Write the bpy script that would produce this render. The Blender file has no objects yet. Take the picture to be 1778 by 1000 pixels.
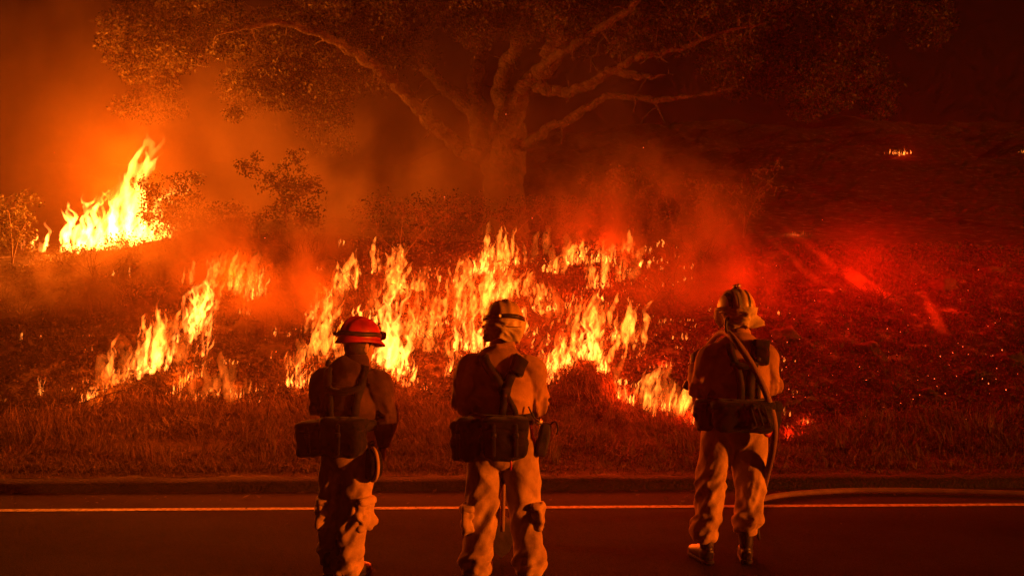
import bpy, bmesh, math, random
import numpy as np
from mathutils import Vector, Matrix
from mathutils.bvhtree import BVHTree

# ------------------------------------------------------------------ camera, sky, sun, exposure
S = bpy.context.scene
COL = S.collection
FPX, CX, CY, EYE = 1729.0, 889.0, 500.0, 1.85      # focal length in photo pixels, centre, eye height
cam_d = bpy.data.cameras.new('camera'); cam = bpy.data.objects.new('camera', cam_d); COL.objects.link(cam)
cam_d.lens = 35.0; cam_d.sensor_width = 36.0; cam_d.clip_end = 600.0
cam.location = (0, 0, EYE); cam.rotation_euler = (math.radians(90), 0, 0)
S.camera = cam

SUN_EL, SUN_AZ = 7.5, 110.0        # degrees; azimuth clockwise from the view direction: low, from behind the camera on its right
world = bpy.data.worlds.new('World'); S.world = world; world.use_nodes = True
wn = world.node_tree.nodes; wl = world.node_tree.links
sky_n = wn.new('ShaderNodeTexSky'); sky_n.sky_type = 'NISHITA'; sky_n.sun_disc = False
sky_n.sun_elevation = math.radians(SUN_EL); sky_n.sun_rotation = math.radians(SUN_AZ)
sky_n.dust_density = 6.0
wl.new(sky_n.outputs[0], wn['Background'].inputs['Color'])
wn['Background'].inputs['Strength'].default_value = 0.0001     # night

sun_d = bpy.data.lights.new('sun', 'SUN'); sun = bpy.data.objects.new('sun', sun_d); COL.objects.link(sun)
sun_d.energy = 5.0; sun_d.color = (1.0, 0.155, 0.006); sun_d.angle = math.radians(0.8)  # night: this warm lamp stands in for an unseen light out of view
_az, _el = math.radians(SUN_AZ), math.radians(SUN_EL)
sun_dir = Vector((math.sin(_az) * math.cos(_el), math.cos(_az) * math.cos(_el), math.sin(_el)))
sun.rotation_euler = sun_dir.to_track_quat('Z', 'Y').to_euler()
sun.location = sun_dir * 40

S.view_settings.view_transform = 'Standard'; S.view_settings.look = 'None'
S.view_settings.exposure = 0.38; S.view_settings.gamma = 1.0; S.view_settings.use_curve_mapping = False
S.render.engine = 'CYCLES'
cy = S.cycles
cy.use_denoising = True
try:
    cy.denoiser = 'OPENIMAGEDENOISE'; cy.denoising_input_passes = 'RGB_ALBEDO_NORMAL'
except Exception:
    pass
cy.max_bounces = 4; cy.diffuse_bounces = 1; cy.glossy_bounces = 2; cy.transmission_bounces = 2
cy.volume_bounces = 0; cy.transparent_max_bounces = 160
cy.sample_clamp_indirect = 3.0; cy.sample_clamp_direct = 0.0
cy.volume_step_rate = 1.0; cy.volume_max_steps = 256
cy.use_light_tree = True
cy.use_adaptive_sampling = True; cy.adaptive_threshold = .025; cy.adaptive_min_samples = 20

# ------------------------------------------------------------------ helpers
rng = np.random.default_rng(7)
_perm = np.random.default_rng(3).permutation(256); _perm = np.concatenate([_perm, _perm, _perm])
_g3 = np.random.default_rng(4).normal(size=(256, 3)); _g3 /= np.linalg.norm(_g3, axis=1)[:, None]

def pn(p):
    """gradient noise at points p (...,3), about -0.7..0.7"""
    p = np.asarray(p, float); i = np.floor(p).astype(int); f = p - i; i &= 255
    u = f * f * f * (f * (f * 6 - 15) + 10); r = 0
    for dx in (0, 1):
        for dy in (0, 1):
            for dz in (0, 1):
                g = _g3[_perm[_perm[_perm[i[..., 0] + dx] + i[..., 1] + dy] + i[..., 2] + dz]]
                d = f - np.array([dx, dy, dz])
                w = (u[..., 0] if dx else 1 - u[..., 0]) * (u[..., 1] if dy else 1 - u[..., 1]) * (u[..., 2] if dz else 1 - u[..., 2])
                r = r + w * (g * d).sum(-1)
    return r

def fbm(p, n=3):
    p = np.asarray(p, float); a, r = 1.0, 0
    for k in range(n):
        r = r + a * pn(p * 2 ** k + 17.3 * k); a *= .5
    return r

def sstep(a, b, x):
    t = np.clip((np.asarray(x, float) - a) / (b - a), 0, 1); return t * t * (3 - 2 * t)

def tag(o, label=None, cat=None, group=None, kind=None):
    if label: o['label'] = label
    if cat: o['category'] = cat
    if group: o['group'] = group
    if kind: o['kind'] = kind
    return o

def mesh_obj(name, verts, faces, mat=None, parent=None, smooth=True):
    me = bpy.data.meshes.new(name)
    if isinstance(verts, np.ndarray): verts = verts.reshape(-1, 3)
    if isinstance(faces, np.ndarray) and faces.ndim == 2:
        nf, k = faces.shape
        me.vertices.add(len(verts)); me.vertices.foreach_set('co', np.asarray(verts, np.float32).ravel())
        me.loops.add(nf * k); me.loops.foreach_set('vertex_index', faces.astype(np.int32).ravel())
        me.polygons.add(nf); me.polygons.foreach_set('loop_start', np.arange(0, nf * k, k, dtype=np.int32))
        me.update(calc_edges=True); me.validate()
    else:
        me.from_pydata([tuple(v) for v in verts], [], [tuple(f) for f in faces]); me.update()
    if smooth: me.polygons.foreach_set('use_smooth', np.ones(len(me.polygons), bool))
    if mat: me.materials.append(mat)
    o = bpy.data.objects.new(name, me); COL.objects.link(o)
    if parent: o.parent = parent
    return o

def empty(name, loc=(0, 0, 0), rz=0.0):
    o = bpy.data.objects.new(name, None); COL.objects.link(o); o.location = loc; o.rotation_euler = (0, 0, rz)
    o.empty_display_size = .2
    return o

def remesh(o, voxel, smooth=2, factor=.5):
    """bake a voxel union of a mesh object's overlapping shells"""
    m = o.modifiers.new('r', 'REMESH'); m.mode = 'VOXEL'; m.voxel_size = voxel; m.use_smooth_shade = True
    if smooth:
        s = o.modifiers.new('s', 'SMOOTH'); s.iterations = smooth; s.factor = factor
    dg = bpy.context.evaluated_depsgraph_get(); dg.update()
    me = bpy.data.meshes.new_from_object(o.evaluated_get(dg))
    old = o.data; o.modifiers.clear(); mats = list(old.materials); o.data = me
    me.name = o.name; me.materials.clear()
    for x in mats: me.materials.append(x)
    bpy.data.meshes.remove(old)
    me.polygons.foreach_set('use_smooth', np.ones(len(me.polygons), bool)); me.update()
    return o

class Geo:
    """collects quads and triangles for one mesh"""
    def __init__(self): self.v, self.f, self.n = [], [], 0
    def add(self, verts, faces):
        verts = np.asarray(verts, float).reshape(-1, 3)
        self.v.append(verts); self.f += [tuple(int(i) + self.n for i in f) for f in faces]; self.n += len(verts)
    def build(self, name, mat, parent=None, smooth=True):
        return mesh_obj(name, np.concatenate(self.v), self.f, mat, parent, smooth)

def catmull(pts, n):
    """n samples along a Catmull-Rom spline through rows of pts (any columns)"""
    p = np.asarray(pts, float); m = len(p)
    if m == 2:
        t = np.linspace(0, 1, n)[:, None]; return p[0] * (1 - t) + p[1] * t
    q = np.concatenate([[2 * p[0] - p[1]], p, [2 * p[-1] - p[-2]]])
    u = np.linspace(0, m - 1 - 1e-9, n); i = u.astype(int); t = (u - i)[:, None]
    a, b, c, d = q[i], q[i + 1], q[i + 2], q[i + 3]
    return .5 * ((2 * b) + (c - a) * t + (2 * a - 5 * b + 4 * c - d) * t * t + (3 * b - a - 3 * c + d) * t ** 3)

def rings(path, side=(1, 0, 0), nseg=24, n=40, disp=None, power=2.0):
    """verts and faces of a closed loft; path rows = x, y, z, r_side, r_fore; side = direction of r_side"""
    P = catmull(path, n); c = P[:, :3]; tan = np.gradient(c, axis=0); tan /= np.linalg.norm(tan, axis=1)[:, None] + 1e-12
    s = np.broadcast_to(np.asarray(side, float), c.shape); s = s - (s * tan).sum(1)[:, None] * tan
    s = s / (np.linalg.norm(s, axis=1)[:, None] + 1e-12); fo = np.cross(tan, s)
    th = np.linspace(0, 2 * math.pi, nseg, endpoint=False)
    cs, sn = np.cos(th), np.sin(th)
    if power != 2.0:
        cs = np.sign(cs) * np.abs(cs) ** (2 / power); sn = np.sign(sn) * np.abs(sn) ** (2 / power)
    off = s[:, None] * (cs[None, :, None] * P[:, 3][:, None, None]) + fo[:, None] * (sn[None, :, None] * P[:, 4][:, None, None])
    V = c[:, None] + off
    if disp is not None:
        nrm = off / (np.linalg.norm(off, axis=2)[..., None] + 1e-9)
        tt = np.linspace(0, 1, n)[:, None] * np.ones(nseg)[None]
        V = V + nrm * disp(V, tt, th[None] * np.ones((n, 1)))[..., None]
    V = V.reshape(-1, 3)
    F = []
    for i in range(n - 1):
        for j in range(nseg):
            k = (j + 1) % nseg
            F.append((i * nseg + j, i * nseg + k, (i + 1) * nseg + k, (i + 1) * nseg + j))
    F.append(tuple(range(nseg - 1, -1, -1))); F.append(tuple((n - 1) * nseg + j for j in range(nseg)))
    return V, F

def tube(path, r, nseg=8, n=None):
    p = np.asarray(path, float); n = n or 2 * len(p)
    rr = np.broadcast_to(np.asarray(r, float), (len(p),))
    return rings(np.column_stack([p, rr, rr]), side=(.31, .94, .15), nseg=nseg, n=n)

def soft_box(w, d, h, k=5.0, n=7, bulge=.0, noise=.0, seed=0.0):
    """rounded box centred on the origin: a cube grid pushed towards a superellipsoid"""
    V, F = [], []
    g = np.linspace(-1, 1, n)
    for ax in range(3):
        for sg in (-1, 1):
            a, b = np.meshgrid(g, g, indexing='ij'); q = np.zeros((n, n, 3))
            q[..., ax] = sg; q[..., (ax + 1) % 3] = a; q[..., (ax + 2) % 3] = b
            base = sum(len(x) for x in V); V.append(q.reshape(-1, 3))
            for i in range(n - 1):
                for j in range(n - 1):
                    f = [base + i * n + j, base + (i + 1) * n + j, base + (i + 1) * n + j + 1, base + i * n + j + 1]
                    F.append(tuple(f if sg > 0 else f[::-1]))
    V = np.concatenate(V); V = V / (np.abs(V) ** k).sum(1)[:, None] ** (1 / k)
    P = V * np.array([w, d, h]) / 2
    if noise:
        P = P + V * (fbm(P * 14 + seed, 2) * noise)[:, None]
    key = {}; idx = []
    U = []
    for p, v in zip(P, V):
        t = tuple(np.round(v, 5))
        if t not in key: key[t] = len(U); U.append(p)
        idx.append(key[t])
    return np.array(U), [tuple(idx[i] for i in f) for f in F]

def xf(V, M):
    V = np.asarray(V, float); M = np.array(M); return V @ M[:3, :3].T + M[:3, 3]

def TR(loc=(0, 0, 0), rx=0, ry=0, rz=0):
    return Matrix.Translation(loc) @ Matrix.Rotation(math.radians(rz), 4, 'Z') @ Matrix.Rotation(math.radians(rx), 4, 'X') @ Matrix.Rotation(math.radians(ry), 4, 'Y')

# node helpers ------------------------------------------------------
def new_mat(name):
    m = bpy.data.materials.new(name); m.use_nodes = True
    nt = m.node_tree; b = nt.nodes.get('Principled BSDF'); return m, nt, b

def nd(nt, typ, **kw):
    n = nt.nodes.new(typ)
    for k, v in kw.items():
        if k in n.inputs: n.inputs[k].default_value = v
        else: setattr(n, k, v)
    return n

def ramp(nt, fac, stops):
    r = nt.nodes.new('ShaderNodeValToRGB'); e = r.color_ramp.elements
    while len(e) < len(stops): e.new(.5)
    for q, (p, c) in zip(e, stops):
        q.position = p; q.color = (*c, 1) if len(c) == 3 else c
    nt.links.new(fac, r.inputs['Fac']); return r

def surface(name, c1, c2, scale=6.0, rough=.85, bump=.3, bscale=40.0, c3=None, dist=.02, spec=.3):
    """two or three tone procedural surface in object space with fine relief"""
    m, nt, b = new_mat(name)
    tc = nd(nt, 'ShaderNodeTexCoord')
    n1 = nd(nt, 'ShaderNodeTexNoise', Scale=scale, Detail=6.0, Roughness=.62); nt.links.new(tc.outputs['Object'], n1.inputs['Vector'])
    st = [(.32, c1), (.68, c2)] if c3 is None else [(.3, c1), (.52, c2), (.75, c3)]
    r = ramp(nt, n1.outputs['Fac'], st); nt.links.new(r.outputs[0], b.inputs['Base Color'])
    n2 = nd(nt, 'ShaderNodeTexNoise', Scale=bscale, Detail=4.0); nt.links.new(tc.outputs['Object'], n2.inputs['Vector'])
    bp = nd(nt, 'ShaderNodeBump', Strength=bump, Distance=dist); nt.links.new(n2.outputs['Fac'], bp.inputs['Height'])
    nt.links.new(bp.outputs[0], b.inputs['Normal'])
    b.inputs['Roughness'].default_value = rough; b.inputs['Specular IOR Level'].default_value = spec
    return m

def P(px, py, D):
    """world point seen at photo pixel (px, py) at distance D along the view"""
    return np.array([(px - CX) / FPX * D, D, EYE - (py - CY) / FPX * D])

# ------------------------------------------------------------------ terrain
def kerb_y(x): return 9.28 + 0.026 * np.asarray(x, float)

_sx = np.array([-1, 0, 1.0, 2.3, 3.3, 4.2, 5.2, 6.4, 7.6, 8.6, 10, 13, 18, 26, 36, 50, 70, 110])
_sz = np.array([.09, .09, .14, .30, .58, .95, 1.42, 1.92, 2.34, 2.56, 2.75, 3.05, 3.6, 4.9, 6.9, 9.6, 13.5, 21.0])
_tx = np.linspace(-1, 110, 2221); _tz = np.interp(_tx, _sx, _sz)
_k = np.hanning(15); _k /= _k.sum(); _tz = np.convolve(np.pad(_tz, 7, mode='edge'), _k, mode='valid')

def ground_z(x, y):
    x = np.asarray(x, float); y = np.asarray(y, float)
    s = y - kerb_y(x)
    z = np.interp(s, _tx, _tz)
    up = sstep(2.0, 8.0, s)
    z = z + up * (.22 * np.exp(-((x + 5.0) / 1.8) ** 2) - .42 * sstep(-5.5, -9.5, x))           # crest dips at the far left
    far = sstep(12, 60, s)
    z = z + far * (-3.0 * sstep(4, -14, x) + 1.0 * sstep(6, 20, x))
    z = z + .34 * np.exp(-((x - .92) / .5) ** 2 - ((y - 12.15) / .5) ** 2)                      # grassy hummocks
    z = z + .22 * np.exp(-((x + 4.2) / .8) ** 2 - ((y - 12.3) / .5) ** 2)
    z = z + .16 * np.exp(-((x + 1.6) / .7) ** 2 - ((y - 12.2) / .45) ** 2)
    p = np.stack([x, y, np.zeros_like(x)], -1)
    z = z + sstep(.3, 2.5, s) * (.12 * pn(p * .8) + .07 * pn(p * 2.3 + 5)) + sstep(1.0, 3, s) * .05 * pn(p * 5.1 + 9)
    z = z + far * (.9 * pn(p * .09 + 31) + 1.5 * pn(p * .23 + 3) + .7 * pn(p * .6 + 8))
    return z

def gnd(px, py):
    """(x, y, z) where the view ray of a photo pixel meets the bank"""
    D = np.concatenate([np.arange(9.32, 30, .02), np.arange(30, 110, .25)])
    x = (px - CX) / FPX * D; zr = EYE - (py - CY) / FPX * D
    d = zr - ground_z(x, D); i = np.argmax(d < 0) if (d < 0).any() else np.argmin(d)
    return np.array([x[i], D[i], float(ground_z(x[i], D[i]))])

ax = np.concatenate([np.arange(-64, -13, 1.5), np.arange(-13, 13, .11), np.arange(13, 66, 1.5)])
ay = np.concatenate([np.arange(0, 10.5, .11), np.arange(10.5, 26, .3), np.arange(26, 92, 1.5)])
X, Yo = np.meshgrid(ax, ay, indexing='ij'); Y = Yo + kerb_y(X) + .05
Z = ground_z(X, Y)
GV = np.stack([X, Y, Z], -1).reshape(-1, 3); ni, nj = X.shape
ii, jj = np.meshgrid(np.arange(ni - 1), np.arange(nj - 1), indexing='ij'); q = (ii * nj + jj).ravel()
GF = np.stack([q, q + nj, q + nj + 1, q + 1], 1)

def burn(x, y):
    """1 on burnt ground, 0 on unburnt: the edge of the fire wanders along the foot of the bank"""
    s = y - kerb_y(x)
    e = np.interp(x, [-9, -6.2, -5.2, -4.6, -3.6, -2.2, -1.2, -.3, .3, .9, 1.5, 2.1, 3.4, 4.4, 7, 9],
                  [2.6, 2.5, 2.35, 2.75, 2.45, 2.9, 2.6, 2.8, 2.6, 3.25, 2.4, 2.05, 1.75, 2.3, 2.4, 2.5])
    return sstep(-.12, .2, s - e + .18 * pn(np.stack([x * 1.7, y * 1.7, np.zeros_like(x)], -1)))

m_ground, nt, b = new_mat('bank_soil')
at = nd(nt, 'ShaderNodeAttribute', attribute_name='burn'); geo = nd(nt, 'ShaderNodeNewGeometry')
n1 = nd(nt, 'ShaderNodeTexNoise', Scale=3.0, Detail=8.0, Roughness=.65); nt.links.new(geo.outputs['Position'], n1.inputs['Vector'])
n2 = nd(nt, 'ShaderNodeTexNoise', Scale=38.0, Detail=5.0); nt.links.new(geo.outputs['Position'], n2.inputs['Vector'])
straw = ramp(nt, n1.outputs['Fac'], [(.3, (.025, .015, .008)), (.5, (.055, .033, .018)), (.72, (.10, .06, .034))])
char = ramp(nt, n1.outputs['Fac'], [(.40, (.006, .005, .004)), (.56, (.022, .017, .014)), (.68, (.12, .105, .09))])
mx = nd(nt, 'ShaderNodeMix', data_type='RGBA'); nt.links.new(at.outputs['Fac'], mx.inputs[0])
nt.links.new(straw.outputs[0], mx.inputs[6]); nt.links.new(char.outputs[0], mx.inputs[7]); nt.links.new(mx.outputs[2], b.inputs['Base Color'])
bp = nd(nt, 'ShaderNodeBump', Strength=.8, Distance=.05); nt.links.new(n2.outputs['Fac'], bp.inputs['Height']); nt.links.new(bp.outputs[0], b.inputs['Normal'])
b.inputs['Roughness'].default_value = .95; b.inputs['Specular IOR Level'].default_value = .1
ground = mesh_obj('ground', GV, GF, m_ground); tag(ground, 'burning roadside bank rising to a dark hill behind the road', kind='structure')
a = ground.data.attributes.new('burn', 'FLOAT', 'POINT'); a.data.foreach_set('value', burn(GV[:, 0], GV[:, 1]).astype(np.float32))

# road, painted edge line and asphalt kerb
def strip(name, y0, y1, z, mat, x0=-64, x1=66, th=0, n=60, parent=None):
    xs = np.linspace(x0, x1, n); ky = kerb_y(xs) - 9.28
    A = np.stack([xs, y0 + ky, np.full(n, z)], 1); B = np.stack([xs, y1 + ky, np.full(n, z)], 1)
    return mesh_obj(name, np.concatenate([A, B]), np.array([(i, i + 1, n + i + 1, n + i) for i in range(n - 1)]), mat, parent)

m_road, nt, b = new_mat('asphalt')
geo = nd(nt, 'ShaderNodeNewGeometry')
n1 = nd(nt, 'ShaderNodeTexNoise', Scale=1.1, Detail=8.0, Roughness=.6); nt.links.new(geo.outputs['Position'], n1.inputs['Vector'])
n2 = nd(nt, 'ShaderNodeTexVoronoi', Scale=130.0); nt.links.new(geo.outputs['Position'], n2.inputs['Vector'])
r = ramp(nt, n1.outputs['Fac'], [(.3, (.009, .009, .009)), (.7, (.022, .021, .020))])
r2 = ramp(nt, n2.outputs['Color'], [(.0, (.55, .55, .55)), (1., (1.5, 1.5, 1.5))])
mm = nd(nt, 'ShaderNodeMix', data_type='RGBA', blend_type='MULTIPLY'); mm.inputs[0].default_value = 1
nt.links.new(r.outputs[0], mm.inputs[6]); nt.links.new(r2.outputs[0], mm.inputs[7])
sp_ = nd(nt, 'ShaderNodeSeparateXYZ'); nt.links.new(geo.outputs['Position'], sp_.inputs[0])      # dust blown against the kerb
dm = nd(nt, 'ShaderNodeMapRange'); dm.inputs['From Min'].default_value = 7.9; dm.inputs['From Max'].default_value = 9.3; nt.links.new(sp_.outputs['Y'], dm.inputs['Value'])
n3 = nd(nt, 'ShaderNodeTexNoise', Scale=2.6, Detail=7.0, Roughness=.7); nt.links.new(geo.outputs['Position'], n3.inputs['Vector'])
dd = nd(nt, 'ShaderNodeMath', operation='MULTIPLY'); nt.links.new(dm.outputs[0], dd.inputs[0]); nt.links.new(n3.outputs['Fac'], dd.inputs[1])
mx2 = nd(nt, 'ShaderNodeMix', data_type='RGBA'); nt.links.new(dd.outputs[0], mx2.inputs[0]); nt.links.new(mm.outputs[2], mx2.inputs[6]); mx2.inputs[7].default_value = (.085, .055, .035, 1)
nt.links.new(mx2.outputs[2], b.inputs['Base Color'])
bp = nd(nt, 'ShaderNodeBump', Strength=.7, Distance=.006); nt.links.new(n2.outputs['Distance'], bp.inputs['Height']); nt.links.new(bp.outputs[0], b.inputs['Normal'])
b.inputs['Roughness'].default_value = .95; b.inputs['Specular IOR Level'].default_value = .05
road = strip('road', -30, 9.30, 0, m_road); tag(road, 'dark asphalt road in front of the burning bank', kind='structure')
m_paint = surface('road_paint', (.10, .10, .09), (.72, .71, .68), scale=22, rough=.7, bump=.4, bscale=90, dist=.003)
line = strip('edge_line', 8.345, 8.435, .004, m_paint, parent=road); tag(line, 'white painted edge line')
m_kerb = surface('kerb_asphalt', (.008, .008, .008), (.022, .019, .017), scale=5, rough=.9, bump=.7, bscale=45, dist=.02)
g = Geo(); prof = [(9.10, .0), (9.135, .045), (9.20, .078), (9.30, .095), (9.42, .088), (9.50, .0)]
xs = np.arange(-64, 66, .12); ky = kerb_y(xs) - 9.28; K = []
for (yy, zz) in prof:
    wob = .022 * pn(np.stack([xs * 2.1, np.full_like(xs, yy * 3), np.full_like(xs, zz * 9)], -1)) + .012 * pn(np.stack([xs * 7, np.full_like(xs, yy * 3), np.full_like(xs, zz * 9)], -1))
    K.append(np.stack([xs, yy + ky + wob, np.full_like(xs, zz) + (wob if zz > 0 else -.02)], 1))
K = np.concatenate(K); n = len(xs)
KF = np.array([(p * n + i, p * n + i + 1, (p + 1) * n + i + 1, (p + 1) * n + i) for p in range(len(prof) - 1) for i in range(n - 1)])
kerb = mesh_obj('kerb', K, KF, m_kerb); tag(kerb, 'low dark asphalt kerb between the road and the dry grass', kind='structure')

# ------------------------------------------------------------------ dry grass, burnt litter, embers
def inv_px(x, y, z): return CX + FPX * x / y, CY - FPX * (z - EYE) / y

def cluster(x, y, f): return fbm(np.stack([x * f, y * f, np.full_like(x, 2.2)], -1), 3)

def blades(n, xr, sr, hfun, keep, width=.006, lean=.75):
    x = rng.uniform(*xr, n); s = sr[0] + (sr[1] - sr[0]) * rng.random(n) ** 1.1
    y = kerb_y(x) + s; k = keep(x, y, s); x, y, s = x[k], y[k], s[k]; n = len(x)
    z = ground_z(x, y) - .01; h = hfun(x, y, s) * rng.uniform(.45, 1.25, n)
    a = rng.uniform(0, 2 * math.pi, n); cl = pn(np.stack([x * 1.3, y * 1.3, np.zeros(n)], -1)) * 5
    ld = np.stack([np.cos(a * .5 + cl), np.sin(a * .5 + cl), np.zeros(n)], 1); le = lean * rng.uniform(.2, 1.5, n)
    sd = np.stack([-np.sin(a), np.cos(a), np.zeros(n)], 1) * (width * rng.uniform(.6, 1.4, n))[:, None]
    b0 = np.stack([x, y, z], 1); up = np.array([0, 0, 1.0])
    p1 = b0 + up * (h * .55)[:, None] + ld * (h * le * .3)[:, None]
    p2 = b0 + up * (h * np.clip(1 - .45 * le, .12, 1))[:, None] + ld * (h * le * .95)[:, None]
    V = np.stack([b0 - sd, b0 + sd, p1 - sd * .7, p1 + sd * .7, p2 - sd * .12, p2 + sd * .12], 1).reshape(-1, 3)
    q = np.arange(n) * 6
    F = np.concatenate([np.stack([q, q + 1, q + 3, q + 2], 1), np.stack([q + 2, q + 3, q + 5, q + 4], 1)])
    return V, F

m_straw = surface('dry_straw', (.035, .021, .009), (.085, .052, .024), scale=7, rough=.85, bump=0, c3=(.17, .11, .05))
hum = lambda x, y, s: .07 + .13 * sstep(.3, 2.2, s) + .09 * np.clip(pn(np.stack([x * .9, y * .9, np.ones_like(x)], -1)) + .25, 0, 1)
V1, F1 = blades(85000, (-8, 8.5), (.25, 3.3), hum, lambda x, y, s: (burn(x, y) < .5) & (cluster(x, y, 1.0) + .3 * cluster(x, y, 4.0) > rng.uniform(-.55, .15, len(x))), width=.0042, lean=1.35)
V2, F2 = blades(9000, (-8, 8.5), (.05, .9), lambda x, y, s: .05 + 0 * x, lambda x, y, s: rng.random(len(x)) < .8, lean=1.6)
V3, F3 = blades(9000, (-8, 8.5), (2.0, 3.6), lambda x, y, s: .20 + 0 * x, lambda x, y, s: (burn(x, y) > .1) & (burn(x, y) < .9), width=.005, lean=.5)
V4, F4 = blades(26000, (-8, 8.5), (.5, 2.9), lambda x, y, s: .34 + 0 * x, lambda x, y, s: (burn(x, y) < .6) & (cluster(x, y, 1.6) > .32), width=.004, lean=.55)
GVs, GFs, off = [], [], 0
for v, f in ((V1, F1), (V2, F2), (V3, F3), (V4, F4)): GVs.append(v); GFs.append(f + off); off += len(v)
grass = mesh_obj('grass', np.concatenate(GVs), np.concatenate(GFs), m_straw, smooth=False)
tag(grass, 'matted dry straw grass between the kerb and the flames', 'grass', kind='stuff')

# burnt leaf litter: curled flakes, some of them glowing
def flakes(n, xr, sr, size, dens, heatf):
    x = rng.uniform(*xr, n); s = rng.uniform(*sr, n); y = kerb_y(x) + s
    k = rng.random(n) < dens(x, y, s); x, y, s = x[k], y[k], s[k]; n = len(x)
    z = ground_z(x, y) + rng.exponential(.03, n); c = np.stack([x, y, z], 1)
    u = rng.normal(size=(n, 3)); u /= np.linalg.norm(u, axis=1)[:, None]; w = np.cross(u, rng.normal(size=(n, 3))); w /= np.linalg.norm(w, axis=1)[:, None]
    L = size * rng.lognormal(0, .45, n)
    m = np.cross(u, w)
    A = c - u * L[:, None]; C = c + u * L[:, None]; B = c + w * (L * .45)[:, None] + m * (L * .3)[:, None]; Dv = c - w * (L * .45)[:, None] + m * (L * .3)[:, None]
    V = np.stack([A, B, C, Dv], 1).reshape(-1, 3); q = np.arange(n) * 4
    return V, np.stack([q, q + 1, q + 2, q + 3], 1), heatf(x, y, s, n), np.stack([x, y, z], 1)

def zone(px, py):
    """how much of the burning litter lies around a photo pixel of the bank"""
    e = lambda cx, cy, rx, ry: np.exp(-((px - cx) / rx) ** 2 - ((py - cy) / ry) ** 2)
    return np.clip(1.0 * e(820, 540, 170, 120) + .9 * e(1040, 540, 130, 110) + .55 * e(620, 600, 150, 90) + .5 * e(350, 590, 140, 90) + .4 * e(430, 690, 80, 30)
                   + .35 * e(1180, 640, 110, 110) + .5 * e(1375, 735, 40, 32) + .10 * e(1560, 560, 200, 110) + .10 * e(180, 620, 200, 80), 0, 1)


def heat(x, y, s, n):
    px, py = inv_px(x, y, ground_z(x, y)); zn = zone(px, py)
    c = cluster(x, y, 2.2) + .9 * np.clip(cluster(x, y, .75), -.5, .5)
    glow = rng.random(n) < np.clip(zn * (.60 + 1.5 * c), .0, .9)
    h = np.where(glow, rng.lognormal(-.45, 1.0, n) * (.25 + 1.0 * zn), 0)
    return np.clip(h, 0, 6)

m_litter, nt, b = new_mat('glowing_litter')
at = nd(nt, 'ShaderNodeAttribute', attribute_name='heat')
b.inputs['Base Color'].default_value = (.016, .012, .010, 1); b.inputs['Roughness'].default_value = .9
cr = ramp(nt, at.outputs['Fac'], [(.0, (1, .02, .003)), (.35, (1, .09, .008)), (1., (1, .30, .035))])
b.inputs['Emission Color'].default_value = (1, .1, .01, 1)
nt.links.new(cr.outputs[0], b.inputs['Emission Color']); nt.links.new(at.outputs['Fac'], b.inputs['Emission Strength'])
m_litter.cycles.emission_sampling = 'NONE'
dens = lambda x, y, s: burn(x, y) * np.clip(.35 + .9 * cluster(x, y, .9) + .3, .12, 1)
LV, LF, LH, _ = flakes(125000, (-9.5, 9.5), (1.6, 9.0), .0165, dens, heat)
hot = lambda x, y, s, n: np.where(rng.random(n) < .75, rng.lognormal(-.1, .8, n), 0).clip(0, 5)
def hotdens(x, y, s):
    px, py = inv_px(x, y, ground_z(x, y)); c = cluster(x, y, 1.7)
    return burn(x, y) * np.clip(zone(px, py) * 1.5 * np.clip(c * 2.2 + .28, 0, 1), 0, 1)
LV2, LF2, LH2, _ = flakes(60000, (-8.5, 7.5), (1.6, 8.6), .027, hotdens, hot)
LF = np.concatenate([LF, LF2 + len(LV)]); LV = np.concatenate([LV, LV2]); LH = np.concatenate([LH, LH2])
litter = mesh_obj('leaf_litter', LV, LF, m_litter, smooth=False)
tag(litter, 'charred leaf litter with glowing embers all over the burning bank', 'embers', kind='stuff')
a = litter.data.attributes.new('heat', 'FLOAT', 'FACE'); a.data.foreach_set('value', LH.astype(np.float32))

# burnt stalks still standing on the bank, and leaves blown onto the road
m_char = surface('charred_stalk', (.010, .008, .007), (.03, .024, .02), scale=12, rough=.95, bump=0)
V1, F1 = blades(17000, (-9, 9), (2.2, 8.8), lambda x, y, s: .05 + .22 * np.clip(cluster(x, y, .8) + .25, 0, 1), lambda x, y, s: (burn(x, y) > .6) & (cluster(x, y, 1.1) > rng.uniform(-.3, .3, len(x))), width=.006, lean=.6)
st = mesh_obj('burnt_stalks', V1, F1, m_char, smooth=False); tag(st, 'charred stalks and stubble standing all over the burnt bank', 'stubble', kind='stuff')
n = 420; x = rng.uniform(-6, 6, n); y = kerb_y(x) - .2 - rng.exponential(.28, n); a = rng.uniform(0, 6.3, n); L = .009 * rng.lognormal(0, .6, n)
u = np.stack([np.cos(a), np.sin(a), rng.normal(0, .25, n)], 1) * L[:, None]; w = np.stack([-np.sin(a), np.cos(a), rng.normal(0, .25, n)], 1) * (L * .5)[:, None]; c = np.stack([x, y, .004 + L * .35], 1)
V = np.stack([c - u, c + w, c + u, c - w], 1).reshape(-1, 3); q = np.arange(n) * 4
db = mesh_obj('road_debris', V, np.stack([q, q + 1, q + 2, q + 3], 1), m_straw, smooth=False); tag(db, 'bits of dry leaf and straw blown onto the road by the kerb', 'debris', kind='stuff')

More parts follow.
